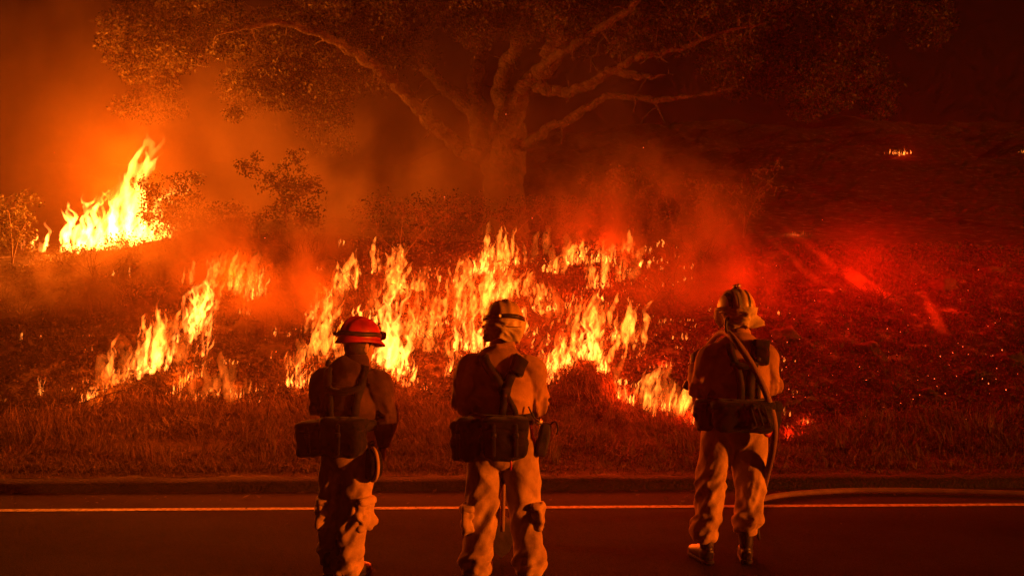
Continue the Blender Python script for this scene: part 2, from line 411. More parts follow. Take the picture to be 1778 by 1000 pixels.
# burnt brush skeletons and clods that break up the slope
rb = np.random.default_rng(88); g = Geo(); gc = Geo()
for _ in range(150):
    x = rb.uniform(-8.5, 8.5); y = float(kerb_y(x)) + rb.uniform(2.6, 8.6)
    if burn(np.array([x]), np.array([y]))[0] < .8: continue
    c = np.array([x, y, float(ground_z(x, y)) - .03]); sz = rb.uniform(.12, .42)
    if rb.random() < .62:
        for _k in range(rb.integers(7, 15)):
            d = np.array([rb.normal(0, .6), rb.normal(0, .5), rb.uniform(.5, 1.1)]) * sz; m = d * .5 + rb.normal(0, .08, 3) * sz
            g.add(*tube([c, c + m, c + d, c + d * 1.25 + rb.normal(0, .12, 3) * sz], [.007, .005, .0035, .0015], 4, 7))
            if rb.random() < .7: g.add(*tube([c + m, c + m + (d - m) * .6 + rb.normal(0, .25, 3) * sz, c + m + (d - m) * .9 + rb.normal(0, .4, 3) * sz], [.004, .003, .0012], 4, 5))
    else:
        vv, ff = soft_box(sz * 1.3, sz * .9, sz * .55, k=2.6, n=7, noise=.12, seed=rb.uniform(0, 50)); gc.add(xf(vv, TR(tuple(c), rz=rb.uniform(0, 180))), ff)
o_ = g.build('burnt_brush', m_char); tag(o_, 'blackened skeletons of low brush scattered over the burning bank', 'brush', kind='stuff')
o_ = gc.build('clods', m_char); tag(o_, 'charred clods and stumps scattered over the burning bank', 'clods', kind='stuff')

# sparks drifting in the smoke
n = 165; px = np.concatenate([rng.uniform(1150, 1770, 120), rng.uniform(60, 1150, 45)]); py = np.concatenate([rng.normal(600, 75, 120), rng.uniform(180, 640, 45)])
V, F = [], []
for i in range(n):
    D = np.interp(py[i], [440, 500, 560, 620, 690, 730], [17.2, 15.6, 14.4, 13.4, 12.2, 11.6]) - rng.uniform(0, .5); c = P(px[i], py[i], D); r = .0022 + .0045 * rng.random() ** 2.5
    o_ = np.array([(1, 0, 0), (-1, 0, 0), (0, 1, 0), (0, -1, 0), (0, 0, 1.3), (0, 0, -1.3)]) * r
    k = len(V); V += list(c + o_)
    F += [(k + p, k + q2, k + t) for t in (4, 5) for p, q2 in ((0, 2), (2, 1), (1, 3), (3, 0))]
m_spark, nt, b = new_mat('spark'); b.inputs['Base Color'].default_value = (0, 0, 0, 1)
b.inputs['Emission Color'].default_value = (1, .13, .03, 1); b.inputs['Emission Strength'].default_value = 4.0; m_spark.cycles.emission_sampling = 'NONE'
sp = mesh_obj('sparks', np.array(V), F, m_spark, smooth=False); tag(sp, 'tiny bright sparks scattered over the smouldering bank', 'sparks', kind='stuff')

# ------------------------------------------------------------------ flames
_fm = {}; FLAME_GLOW = 2.8
def flame_mat(strength, fine, tall=True, hue=(1, .21, .024)):
    key = (round(strength, 1), fine, tall, hue)
    if key in _fm: return _fm[key]
    m, nt, b = new_mat('flame'); nt.nodes.remove(b); out = nt.nodes['Material Output']
    tc = nd(nt, 'ShaderNodeTexCoord')
    mp = nd(nt, 'ShaderNodeMapping'); mp.inputs['Scale'].default_value = (1, 1, .42); nt.links.new(tc.outputs['Object'], mp.inputs['Vector'])
    n1 = nd(nt, 'ShaderNodeTexNoise', Scale=fine, Detail=2.5, Roughness=.6, Distortion=.9); nt.links.new(mp.outputs[0], n1.inputs['Vector'])
    mr = nd(nt, 'ShaderNodeMapRange'); mr.inputs['From Min'].default_value = .40; mr.inputs['From Max'].default_value = .66
    mr.inputs['To Min'].default_value = .05; mr.interpolation_type = 'SMOOTHERSTEP'; nt.links.new(n1.outputs['Fac'], mr.inputs['Value'])
    sx = nd(nt, 'ShaderNodeSeparateXYZ'); nt.links.new(tc.outputs['Object'], sx.inputs[0])
    hz = nd(nt, 'ShaderNodeMapRange'); hz.inputs['From Max'].default_value = 1.0; hz.inputs['To Min'].default_value = 1.5 if tall else .8; hz.inputs['To Max'].default_value = .30 if tall else .8
    nt.links.new(sx.outputs['Z'], hz.inputs['Value'])
    a = nd(nt, 'ShaderNodeMath', operation='MULTIPLY'); nt.links.new(mr.outputs[0], a.inputs[0]); nt.links.new(hz.outputs[0], a.inputs[1])
    a2 = nd(nt, 'ShaderNodeMath', operation='MULTIPLY'); nt.links.new(a.outputs[0], a2.inputs[0]); a2.inputs[1].default_value = strength * FLAME_GLOW
    em = nd(nt, 'ShaderNodeEmission'); em.inputs['Color'].default_value = (*hue, 1); nt.links.new(a2.outputs[0], em.inputs['Strength'])
    nt.links.new(em.outputs[0], out.inputs['Volume'])
    # the thin luminous skin of the flame
    es = nd(nt, 'ShaderNodeEmission'); es.inputs['Color'].default_value = (1, .16, .01, 1); es.inputs['Strength'].default_value = .035
    tb = nd(nt, 'ShaderNodeBsdfTransparent'); ad = nd(nt, 'ShaderNodeAddShader')
    nt.links.new(tb.outputs[0], ad.inputs[0]); nt.links.new(es.outputs[0], ad.inputs[1]); nt.links.new(ad.outputs[0], out.inputs['Surface'])
    m.cycles.emission_sampling = 'NONE'; m.cycles.volume_step_rate = .35
    _fm[key] = m
    return m

def tongue(r, base, h, rad, lean, sway, n=18, k=7):
    t = np.linspace(0, 1, n); ph = r.uniform(0, 50, 3)
    q = np.stack([t * 2.6 + ph[0], np.full(n, ph[1]), np.full(n, ph[2])], 1)
    q2 = q + 31.7; q3 = q * 3.1 + 7
    c = np.stack([base[0] + lean * h * t ** 1.3 + sway * h * (pn(q) * (t + .15) + .28 * pn(q3) * (t + .2)), base[1] + sway * .6 * h * pn(q2) * (t + .1), base[2] + h * t - .03 * h], 1)
    rr = rad * 1.7 * (t + .06) ** .45 * (1 - t) ** .75 * np.clip(1 + 1.1 * pn(q * 4.3 + 9), .25, 2) + .0005
    fl = r.uniform(.5, 1.0)
    return rings(np.column_stack([c, rr, rr * fl]), side=(math.cos(ph[0]), math.sin(ph[0]), 0), nseg=k, n=n)

FLAME_LAMP = 1.55
def flame(label, pts, hpx, wpx, n=10, lean=.1, strength=None, seed=0, lamp=None, D=None, fine=8.0, thin=1.0, sway=.34, col=None, cat='flame', group='flames on the burning bank'):
    """one flame patch: pts = photo pixels of its base, hpx / wpx its height and spread there"""
    r = np.random.default_rng(seed + 100)
    if D is None: B = [gnd(*p) for p in pts]
    else: B = [P(p[0], p[1], D) for p in pts]
    B = np.array(B); o = B.mean(0); m_px = o[1] / FPX; H = hpx * m_px * (1.12 if D is None else 1); W = wpx * m_px * (1.3 if D is None else 1)
    g = Geo(); line_ = (B - o) / H
    n = int(n * 2.9)
    for i in range(n):
        u = r.random() * (len(line_) - 1); k = min(int(u), len(line_) - 2) if len(line_) > 1 else 0
        b0 = line_[k] + (line_[k + 1] - line_[k]) * (u - k) if len(line_) > 1 else line_[0].copy()
        d = r.normal(0, .28) ; b0 = b0 + np.array([d * W / H, r.normal(0, .22) * W / H, 0]) - np.array([0, 0, .02])
        hh = np.clip((r.uniform(.45, 1.0) if i % 2 else r.uniform(.15, .5)) * (1 - .5 * min(abs(d) * 1.3, 1)), .14, 1.0)
        if i == 0: hh, b0, d = 1.0, line_[len(line_) // 2].copy(), 0.0
        rad = thin * (.35 + .65 * hh) * r.uniform(.040, .085) * min(1.0, .5 + .5 * W / H)
        g.add(*tongue(r, b0, hh, rad, (lean + r.normal(0, .08)) * (.5 + .5 * hh if i else .5), sway * (.6 if hh > .85 else 1)))
        if r.random() < .0:                                       # a torn-off lick above the tongue
            g.add(*tongue(r, b0 + np.array([lean * hh + r.normal(0, .07), 0, hh * r.uniform(.75, 1.0)]), hh * r.uniform(.12, .3), rad * .5, lean, sway, 9, 6))
    ob = g.build('flame', None)
    remesh(ob, .013, 0)
    ob.location = o; ob.scale = (H, H, H)
    ob.data.materials.append(flame_mat(strength or 40.0 * (.5 / max(H, .08)) ** .8, fine))
    tag(ob, label, cat, group)
    if lamp:
        col = col or (1, float(np.interp(o[0], [-5, 0, 2.5], [.10, .055, .02])), .002)
        ld = bpy.data.lights.new('fire_light', 'POINT'); ld.energy = lamp * FLAME_LAMP; ld.color = col; ld.shadow_soft_size = min(.3 * H, .35)
        lo = bpy.data.objects.new('fire_light', ld); COL.objects.link(lo); lo.location = (0, 0, .7); lo.parent = ob
    return ob

# the blazing bush behind the crest on the far left
flame('white-hot blaze roaring up through the bush at the far left', [(112, 436), (190, 430), (272, 418)], 128, 105, 40, .25, 34.0, 1, 1600, D=20.8, fine=5, thin=1.25, sway=.5, col=(1, .165, .006))
flame('tallest flame leaning up from the bush blaze at the far left', [(195, 420), (238, 405)], 212, 55, 20, .24, 28.0, 2, 1200, D=20.6, fine=5, thin=1.0, sway=.5, col=(1, .165, .006))
flame('ragged flame at the edge of the small leafy bush on the far left', [(255, 422), (290, 414)], 100, 44, 12, .15, 24.0, 3, None, D=20.2)
flame('short orange flame licking the top of the small burning bush', [(300, 340), (325, 335)], 44, 30, 9, .15, 22., 4, None, D=18.6)
flame('little flame left of the white-hot blaze', [(34, 425), (40, 436)], 32, 6, 5, .1, 12., 5, None)
tag(flame('low row of flames at the foot of the far left bushes', [(5, 468), (60, 455), (100, 445)], 12, 30, 8, .2, 20., 6, None), kind='stuff')
# the diagonal fire on the left half of the bank
flame('bright flame column on the diagonal fire line of the left bank', [(240, 655), (262, 650), (285, 635)], 128, 22, 14, .25, None, 7, 130)
flame('tall ribbon of flame climbing the upper end of the left diagonal fire line', [(318, 600), (340, 570), (355, 545)], 125, 26, 13, .22, None, 8, 120, sway=.5)
flame('thin broken flames to the right of the left diagonal fire line', [(340, 640), (365, 590)], 90, 22, 8, .2, 14., 9, 30, thin=.6)
flame('low chain of small flames along the grass at the lower left', [(135, 702), (165, 690), (195, 672), (228, 658)], 26, 12, 16, .2, 48., 10, 30)
flame('small row of yellow flames in a notch of the grass at the left', [(300, 688), (320, 672), (345, 652)], 34, 14, 12, .1, 40., 11, 30)
flame('tiny flames climbing a stalk at the lower left corner of the fire', [(68, 690), (75, 680)], 34, 7, 7, -.1, 30., 12, 5)
flame('small flame at the top of the left bank beside the leafy bush', [(398, 502), (412, 498)], 30, 18, 7, .1, 30., 13, 15)
flame('forked yellow flame at the top of the left bank', [(430, 522), (450, 515)], 58, 24, 10, .12, None, 14, 40)
flame('faint flame patch under the forked flame of the left bank', [(420, 548), (430, 545)], 20, 12, 5, .1, 40., 15, None)
flame('two small flames on the dark bank left of the red helmet', [(405, 690), (418, 692)], 22, 16, 6, .0, 40., 16, 8)
flame('flame between the grass and the left firefighter shoulder', [(503, 672), (520, 674), (540, 668)], 56, 12, 13, .05, None, 17, 50)
flame('small flames on the bank above the left firefighter', [(545, 540), (590, 505)], 26, 18, 9, .15, 40., 18, 20)
# the middle of the bank
flame('tall leaning flame right of the red helmet', [(655, 628), (668, 632), (690, 645)], 160, 26, 16, .18, None, 19, 170, sway=.5)
flame('fringe of flames at the foot of the tall leaning flame', [(675, 642), (695, 655), (725, 650)], 55, 18, 14, .1, None, 20, 60)
flame('small flame low in the grass right of the left firefighter', [(698, 672), (712, 672)], 26, 12, 6, .05, 46., 21, 12)
flame('wispy flames above the fringe between the two helmets', [(700, 590), (725, 585)], 62, 24, 9, .1, 22., 22, 30, thin=.6)
flame('thin flame standing between the left and middle firefighters', [(772, 655), (785, 648)], 44, 10, 8, .1, 34., 23, 15)
flame('bright flame beside the left shoulder of the middle firefighter', [(798, 612), (820, 612), (845, 606)], 92, 20, 17, .05, None, 24, 130)
flame('thin upright flame above the middle of the bank', [(788, 560), (795, 555)], 75, 12, 7, .05, 22., 25, 25, thin=.7)
flame('flame patch near the top of the bank behind the middle helmet', [(825, 478), (845, 474)], 48, 28, 11, .1, 30., 26, 45)
flame('loose flames just above the middle helmet', [(850, 530), (870, 520)], 66, 26, 11, .1, 20., 27, 40, thin=.7)
flame('small flame on the bank top right of the middle helmet', [(875, 458), (900, 462)], 20, 18, 6, .1, 40., 28, 10)
flame('band of flames over the grassy hummock right of the middle firefighter', [(945, 672), (955, 652), (975, 640), (1000, 626)], 66, 16, 22, .05, None, 29, 120)
flame('tall flame on the crown of the grassy hummock', [(1010, 624), (1022, 622), (1035, 628)], 96, 18, 14, .05, None, 30, 120, sway=.5)
flame('drooping flames on the far side of the grassy hummock', [(1040, 640), (1052, 652)], 52, 14, 9, .1, None, 31, 50)
flame('arched flame patch on the bank top above the hummock', [(985, 462), (1003, 458)], 30, 24, 9, .05, 40., 32, 30)
flame('hooked flame on the bank top right of the arched patch', [(1030, 500), (1045, 502), (1062, 498)], 34, 14, 11, .1, 40., 33, 35)
flame('pair of flames at the upper right end of the burning bank', [(1030, 455), (1068, 460)], 34, 16, 9, .05, 40., 34, 25)
flame('small flames between the hooked flame and the hummock', [(960, 545), (1010, 520)], 24, 24, 8, .1, 40., 35, 12)
# the right end
flame('small flame at the grass edge right of the hummock', [(1072, 692), (1085, 698), (1098, 704)], 40, 8, 10, .05, None, 36, 30)
flame('flat flame on the ember bed left of the right firefighter', [(1135, 640), (1165, 636)], 16, 14, 8, .1, 50., 37, 10)
flame('little flame at the grass edge left of the hip of the right firefighter', [(1147, 712), (1162, 718)], 32, 9, 8, .0, 50., 38, 18)
flame('last small flame of the line beside the hip of the right firefighter', [(1192, 735), (1204, 738)], 24, 8, 6, .0, 55., 39, 12)
flame('small flame low in the embers right of the hose', [(1362, 760), (1385, 762)], 9, 14, 7, .0, 70., 40, 8)
flame('tiny flame at the end of the embers right of the hose', [(1392, 734), (1402, 735)], 12, 8, 5, .0, 70., 41, 6)
flame('faint glow of flame on the crest right of the oak', [(1365, 408), (1395, 408)], 10, 22, 6, .05, 14., 42, 14, col=(1, .12, .015))
flame('distant strip of fire on the dark hill at the far right', [(1548, 268), (1570, 272), (1595, 270)], 13, 14, 14, .0, 40., 43, 40)
flame('speck of distant fire at the right edge of the hill', [(1772, 268), (1777, 268)], 9, 6, 4, .0, 30., 44, None)

# the many little licks that nobody could count
r5 = np.random.default_rng(5); g = Geo(); cnt = 0
xx = r5.uniform(-8, 4.5, 16000); yy = kerb_y(xx) + r5.uniform(1.6, 8.6, 16000); zz = ground_z(xx, yy); pxx, pyy = inv_px(xx, yy, zz)
ok = (r5.random(16000) < zone(pxx, pyy) * .9) & (burn(xx, yy) > .5) & (cluster(xx, yy, 2.2) > r5.uniform(-.15, .35, 16000))
for p0 in np.stack([xx, yy, zz], 1)[ok]:
    h = min(r5.lognormal(-2.9, .75), .3); cnt += 1
    for _ in range(3):
        g.add(*tongue(r5, p0 + np.array([r5.normal(0, .6 * h), r5.normal(0, .3 * h), 0]), h * r5.uniform(.35, 1), h * r5.uniform(.07, .16), .12, .45, 7, 5))
    if cnt > 520: break
licks = g.build('small_flames', flame_mat(55.0, 22.0, False)); tag(licks, 'countless little flame licks among the glowing litter', 'flames', kind='stuff')

# ragged fire running through the brush in streaks between the larger flames
streaks = [[(150, 690), (230, 650), (300, 600)], [(300, 640), (340, 560), (380, 465)], [(255, 640), (300, 560)], [(380, 470), (450, 500)], [(330, 690), (430, 690)], [(500, 660), (560, 560), (600, 500)],
           [(650, 640), (672, 560), (692, 480)], [(690, 650), (720, 590), (735, 520)], [(740, 620), (760, 540)], [(775, 640), (800, 560), (795, 490)], [(800, 610), (840, 540), (870, 450)], [(850, 540), (880, 500), (890, 450)],
           [(820, 470), (900, 455)], [(900, 500), (950, 540), (980, 600)], [(945, 660), (985, 620), (1030, 560)], [(1030, 630), (1075, 690)], [(975, 470), (1030, 450), (1085, 455)], [(1000, 520), (1060, 500), (1090, 470)],
           [(930, 440), (960, 480)], [(1080, 560), (1110, 620)], [(1100, 700), (1200, 735)], [(640, 520), (700, 470)], [(560, 640), (640, 600)], [(880, 560), (930, 600)], [(1010, 560), (1060, 600)]]
r6 = np.random.default_rng(66); g = Geo()
for sk in streaks:
    q = catmull(np.array(sk, float), 40) if len(sk) > 2 else np.linspace(sk[0], sk[1], 40); ln = np.abs(np.diff(q, axis=0)).sum()
    for _ in range(int(ln / 17)):
        p = q[r6.integers(40)] + r6.normal(0, 9, 2); p0 = gnd(*p)
        if burn(np.array([p0[0]]), np.array([p0[1]]))[0] < .4: continue
        h = .10 + .62 * r6.random() ** 1.9; lean = r6.normal(.12, .12)
        for _k in range(r6.integers(6, 12)):
            hk = h * r6.uniform(.35, 1); g.add(*tongue(r6, p0 + np.array([r6.normal(0, .24 * h), r6.normal(0, .18 * h), 0]), hk, hk * r6.uniform(.065, .13), lean, .30, 12, 6))
brush = g.build('brush_fire', None); remesh(brush, .016, 0); brush.data.materials.append(flame_mat(12.0, 13.0, False, (1, .19, .016)))
glow_g = Geo()
tag(brush, 'ragged streaks of fire running through the burning brush', 'fire', kind='stuff')
for sk in streaks:                                              # the duller orange body of fire round the bright tongues
    q = catmull(np.array(sk, float), 40) if len(sk) > 2 else np.linspace(sk[0], sk[1], 40); ln = np.abs(np.diff(q, axis=0)).sum()
    for _ in range(int(ln / 12)):
        p = q[r6.integers(40)] + r6.normal(0, 10, 2); p0 = gnd(*p)
        if burn(np.array([p0[0]]), np.array([p0[1]]))[0] < .6: continue
        h = .18 + .42 * r6.random() ** 1.8
        glow_g.add(*tongue(r6, p0, h, h * r6.uniform(.12, .22), r6.normal(.12, .12), .35, 12, 8))
halo = glow_g.build('burning_brush', None); remesh(halo, .022, 0); halo.data.materials.append(flame_mat(1.6, 11.0, False, (1, .15, .010)))
tag(halo, 'dull orange body of fire in the brush round the bright flames', 'fire', kind='stuff')

# added red lamps on the right bank, standing in for an unseen emergency light
def red_standin_lamp(px, py, e, col=(1, .010, .001), up=.55):
    ld = bpy.data.lights.new('red_standin', 'POINT'); ld.energy = e; ld.color = col; ld.shadow_soft_size = .5
    o = bpy.data.objects.new('red_standin', ld); COL.objects.link(o); o.location = gnd(px, py) + np.array([0, -.1, up]); o.parent = litter
for a_ in ((1220, 590, 55), (1340, 545, 90), (1430, 535, 170), (1510, 505, 260), (1620, 545, 130), (1730, 500, 80)): red_standin_lamp(*a_)

# ------------------------------------------------------------------ the oak and the shrubs
m_bark = surface('oak_bark', (.016, .011, .007), (.042, .030, .020), scale=5, rough=.95, bump=1.0, bscale=16, c3=(.085, .062, .044), dist=.08)
m_twig = surface('twig', (.10, .07, .045), (.2, .15, .1), scale=9, rough=.9, bump=.3)
def leaf_mat(name, c1, c2, trans=.35):
    m, nt, b = new_mat(name); oi = nd(nt, 'ShaderNodeNewGeometry')
    r = ramp(nt, oi.outputs['Random Per Island'], [(0, c1), (1, c2)]); nt.links.new(r.outputs[0], b.inputs['Base Color'])
    b.inputs['Roughness'].default_value = .6; b.inputs['Specular IOR Level'].default_value = .25
    tl = nd(nt, 'ShaderNodeBsdfTranslucent'); nt.links.new(r.outputs[0], tl.inputs['Color'])
    mx = nd(nt, 'ShaderNodeMixShader'); mx.inputs[0].default_value = trans
    nt.links.new(b.outputs[0], mx.inputs[1]); nt.links.new(tl.outputs[0], mx.inputs[2]); nt.links.new(mx.outputs[0], nt.nodes['Material Output'].inputs['Surface'])
    return m
m_oakleaf = leaf_mat('oak_leaf', (.020, .018, .008), (.055, .046, .018))
m_shrubleaf = leaf_mat('shrub_leaf', (.03, .034, .012), (.08, .078, .03))
m_dryleaf = leaf_mat('dry_leaf', (.07, .05, .022), (.15, .11, .05))

def leaves_at(r, centres, radii, per, size, squash=.75):
    c = np.repeat(centres, per, axis=0); R = np.repeat(radii, per)[:, None]
    off = r.normal(size=c.shape); off /= np.linalg.norm(off, axis=1)[:, None]
    off *= (r.random(len(c)) ** .5)[:, None]; off[:, 2] *= squash
    c = c + off * R; n = len(c)
    u = r.normal(size=(n, 3)); u[:, 2] -= .35; u /= np.linalg.norm(u, axis=1)[:, None]
    w = np.cross(u, r.normal(size=(n, 3))); w /= np.linalg.norm(w, axis=1)[:, None]; m = np.cross(u, w)
    L = size * r.uniform(.6, 1.35, n)[:, None]
    V = np.stack([c, c + u * L * .5 + w * L * .27 + m * L * .07, c + u * L, c + u * L * .5 - w * L * .27 + m * L * .07], 1).reshape(-1, 3)
    q = np.arange(n) * 4
    return V, np.stack([q, q + 1, q + 2, q + 3], 1)

def grow(r, limbs, targets, r_end, wig=.12):
    """limbs: rows x,y,z,radius; every target joins the nearest point of the growing skeleton by a bent twig"""
    tubes = []; N = []; NR = []
    for L in limbs:
        Q = catmull(L, max(10, 6 * len(L))); Q[2:-1, :3] += r.normal(size=(len(Q) - 3, 3)) * np.minimum(Q[2:-1, 3:4] * .25, .03); tubes.append(Q); N.append(Q[2:, :3]); NR.append(Q[2:, 3])
    N = np.concatenate(N); NR = np.concatenate(NR)
    d0 = np.array([np.min(((N - t) ** 2).sum(1)) for t in targets])
    for i in np.argsort(d0):
        t = targets[i]; dd = np.sqrt(((N - t) ** 2).sum(1)); k = int(np.argmin(dd + .15 * (NR < r_end * 1.3))); s, d = N[k], dd[k]
        if d < 1e-3: continue
        n = max(4, int(d / .22) + 2); u = np.linspace(0, 1, n)[:, None]
        bend = np.array([0, 0, 1.0]) * d * .12 + r.normal(size=3) * d * wig
        p = s * (1 - u) + t * u + bend * (4 * u * (1 - u)) * .5
        p[1:-1] += r.normal(size=(n - 2, 3)) * d * .025
        r0 = min(NR[k] * .75, r_end * (1.2 + 1.1 * d)); rad = r0 * (1 - u[:, 0]) + r_end * .55 * u[:, 0]
        tubes.append(np.column_stack([p, rad])); N = np.concatenate([N, p[1:]]); NR = np.concatenate([NR, rad[1:]])
    return tubes

def tube_mesh(tubes, name, mat, parent, rough=.0):
    g = Geo()
    for T in tubes:
        thick = T[:, 3].max() > .06; n = len(T) if not thick else max(24, 3 * len(T)); k = 14 if thick else (6 if T[:, 3].max() > .02 else 4)
        f = (lambda V, t, th: rough * (fbm(V * 3.2, 3) + .5 * pn(V * np.array([9, 9, 2.5])))) if thick and rough else None
        g.add(*rings(np.column_stack([T[:, :3], T[:, 3], T[:, 3]]), side=(.8, .6, .1), nseg=k, n=n, disp=f))
    return g.build(name, mat, parent)

ro = np.random.default_rng(21); OD = 23.0
def PL(pts, D=OD): return np.array([[*P(p[0], p[1], D + (p[3] if len(p) > 3 else 0)), p[2] * OD / FPX] for p in pts])
limbs = [
    PL([(862, 455, 50), (868, 395, 40), (873, 335, 35), (880, 270, 32), (884, 215, 28)]),
    PL([(884, 225, 22), (915, 165, 17, -.5), (945, 112, 15, -1), (962, 60, 12, -1.4), (975, -20, 9, -2), (1000, -120, 6, -2.5)]),
    PL([(884, 220, 20), (872, 150, 15, .3), (892, 88, 12, 0), (912, 40, 9, -.4), (930, -60, 6, -.6)]),
    PL([(862, 300, 22), (836, 250, 19, .4), (828, 170, 16, .9), (836, 95, 13, 1.2), (828, 10, 10, 1.6), (815, -110, 6, 2.2)]),
    PL([(846, 275, 15), (795, 248, 13, -.3), (742, 206, 12, -.8), (692, 152, 11, -1.3), (640, 103, 9.5, -1.8), (575, 66, 7, -2.4), (480, 48, 5, -3), (380, 60, 1.8, -3.4)]),
    PL([(832, 205, 13, .6), (770, 150, 12, 1.2), (712, 96, 11, 1.8), (655, 42, 9, 2.3), (590, 10, 7, 2.8), (470, -20, 5, 3.5), (330, 0, 3.5, 4)]),
    PL([(930, 152, 10, -.8), (985, 158, 8.5, -1.3), (1030, 140, 7, -1.8), (1062, 124, 6.5, -2.0), (1110, 127, 5, -2.3), (1168, 129, 1.2, -2.6)]),
    PL([(1062, 124, 6, -2.0), (1105, 104, 5.5, -2.3), (1180, 86, 4.5, -2.7), (1250, 60, 3.5, -3.0), (1330, 40, 1.4, -3.3)]),
    PL([(898, 262, 9), (955, 222, 7.5, -.8), (1015, 188, 6.5, -1.4), (1058, 171, 5.5, -1.8), (1150, 176, 4, -2.3), (1270, 155, 1.2, -3)]),
    PL([(955, 80, 12, -1.2), (1040, 40, 9, -.5), (1150, 0, 7, 0), (1290, -20, 5, .4), (1420, 30, 4, .6), (1500, 100, 2.8, .6)]),
    PL([(828, 30, 8, 1.6), (740, -50, 6, 1.0), (600, -90, 4.5, .5), (420, -70, 3.5, 0), (280, 10, 3, -.4), (240, 90, 2.4, -.6)]),
    PL([(935, 120, 8, -1), (1010, 70, 6, -2.5), (1090, 20, 5, -3.8), (1160, -60, 4, -5)]),
]
# foliage clumps: photo-pixel boxes (x0, x1, y0, y1, count) spread in depth
boxes = [(230, 1560, -230, -90, 95, 4.0), (200, 1600, -90, 20, 150, 4.2), (190, 330, -30, 120, 60, 1.8), (215, 300, 110, 190, 16, 1.0), (330, 560, 10, 95, 46, 2.4),
         (440, 660, 60, 150, 60, 1.8), (400, 600, 120, 200, 40, 1.2), (560, 800, -10, 60, 40, 2.6), (800, 1010, -10, 60, 40, 3.0), (540, 600, 190, 250, 10, .8),
         (1000, 1300, -10, 90, 60, 3.0), (1230, 1500, 20, 140, 70, 2.2), (1380, 1540, 100, 195, 26, 1.4), (1440, 1640, -60, 60, 46, 1.8), (1260, 1340, 90, 170, 12, 1.2), (640, 760, 60, 110, 8, 1.5)]
T = []; LC = []; thinned = {(440, 60), (400, 130), (540, 190), (640, 60), (560, -10)}
for x0, x1, y0, y1, n, dp in boxes:
    for _ in range(n):
        T.append(P(ro.uniform(x0, x1), ro.uniform(y0, y1), OD + ro.uniform(-dp, dp))); LC.append(90 if (x0, y0) in thinned else 290)
T = np.array(T)
oak = empty('oak_tree', P(866, 440, OD)); tag(oak, 'huge spreading oak with thick forked trunk behind the burning bank', 'tree')
def under(o, par):
    o.parent = par; o.matrix_parent_inverse = par.matrix_world.inverted(); return o
def place(par):
    """re-seat children built in world space under an Empty that has a location"""
    for ch in par.children:
        ch.location = -Vector(par.location)
BT = []
for L in limbs[1:]:                                             # bare branchlets along the limbs
    Q = catmull(L, 60)
    for _ in range(16): BT.append(Q[ro.integers(14, 60), :3] + ro.normal(size=3) * np.array([.45, .35, .40]) + np.array([0, 0, .12]))
for L in limbs: L[1:-1, :3] += ro.normal(size=(len(L) - 2, 3)) * .05
skel = grow(ro, limbs, np.concatenate([T, np.array(BT)]), .016)
tube_mesh(skel[:1], 'trunk', m_bark, oak, .07)
for k in range(1, len(limbs)): tube_mesh(skel[k:k + 1], 'limb', m_bark, oak, .05 if k < 4 else .035)
tube_mesh(skel[len(limbs):], 'twigs', m_bark, oak); bpy.data.objects['twigs']['kind'] = 'stuff'
V, F = leaves_at(ro, T, ro.uniform(.24, .55, len(T)), LC, .078)
mesh_obj('crown', V, F, m_oakleaf, oak, smooth=False)
place(oak)

def shrub(name, label, base, D, stems, boxes, leafm, per, lsize, seed, rad=(.10, .22), tw=.006, cat='shrub', stem=.018):
    r = np.random.default_rng(seed); b0 = P(*base, D); b0[2] = float(ground_z(b0[0], b0[1])) - .05
    o = empty(name, b0); tag(o, label, cat, 'shrubs on the bank')
    L = []
    for st in stems:
        pts = [[*b0, stem]] + [[*P(p[0], p[1], D + (p[2] if len(p) > 2 else 0)), max(stem * .85 - .004 * i, .004)] for i, p in enumerate(st)]
        L.append(np.array(pts))
    T = []
    for x0, x1, y0, y1, n, dp in boxes:
        for _ in range(n): T.append(P(r.uniform(x0, x1), r.uniform(y0, y1), D + r.uniform(-dp, dp)))
    T = np.array(T); sk = grow(r, L, T, tw, .18)
    tube_mesh(sk, 'branches', m_twig, o)
    if per:
        V, F = leaves_at(r, T, r.uniform(*rad, len(T)), per, lsize, .9); mesh_obj('foliage', V, F, leafm, o, smooth=False)
    place(o); return o

shrub('shrub', 'small leafy bush burning in front of the white-hot blaze', (330, 425), 18.3, [[(320, 400), (300, 360)], [(318, 395), (335, 350)]],
      [(245, 350, 305, 385, 80, .6), (270, 370, 370, 420, 40, .5)], m_shrubleaf, 30, .06, 31)
shrub('shrub', 'dark shrub with a branch reaching up towards the blaze', (500, 470), 17.6, [[(500, 420), (492, 350), (480, 300)], [(492, 350), (455, 300), (420, 290)], [(470, 430), (420, 400)]],
      [(415, 445, 280, 300, 7, .15), (440, 525, 265, 330, 26, .4), (480, 550, 310, 380, 40, .5), (360, 560, 360, 455, 150, .8)], m_shrubleaf, 28, .06, 32)
shrub('shrub', 'sparse dry shrub with bare twigs left of the oak trunk', (700, 480), 16.6, [[(690, 440), (650, 400), (620, 350)], [(695, 430), (700, 370)], [(705, 440), (745, 390)], [(690, 450), (640, 430)]],
      [(605, 775, 340, 420, 90, .6), (620, 765, 410, 470, 60, .6)], m_dryleaf, 7, .035, 33, (.06, .14), .0028, stem=.008)
shrub('shrub', 'pale leafy shrub on the bank top right of the oak', (1065, 420), 18.6, [[(1065, 390), (1060, 340)], [(1075, 380), (1090, 330)]],
      [(1020, 1110, 290, 410, 80, .6)], m_dryleaf, 20, .06, 34, stem=.007)
shrub('shrub', 'low twiggy shrub beside the pale shrub right of the oak', (1170, 420), 19.2, [[(1165, 380), (1150, 320)], [(1180, 370), (1210, 320)]],
      [(1110, 1230, 310, 410, 80, .7)], m_dryleaf, 12, .055, 35, stem=.007)
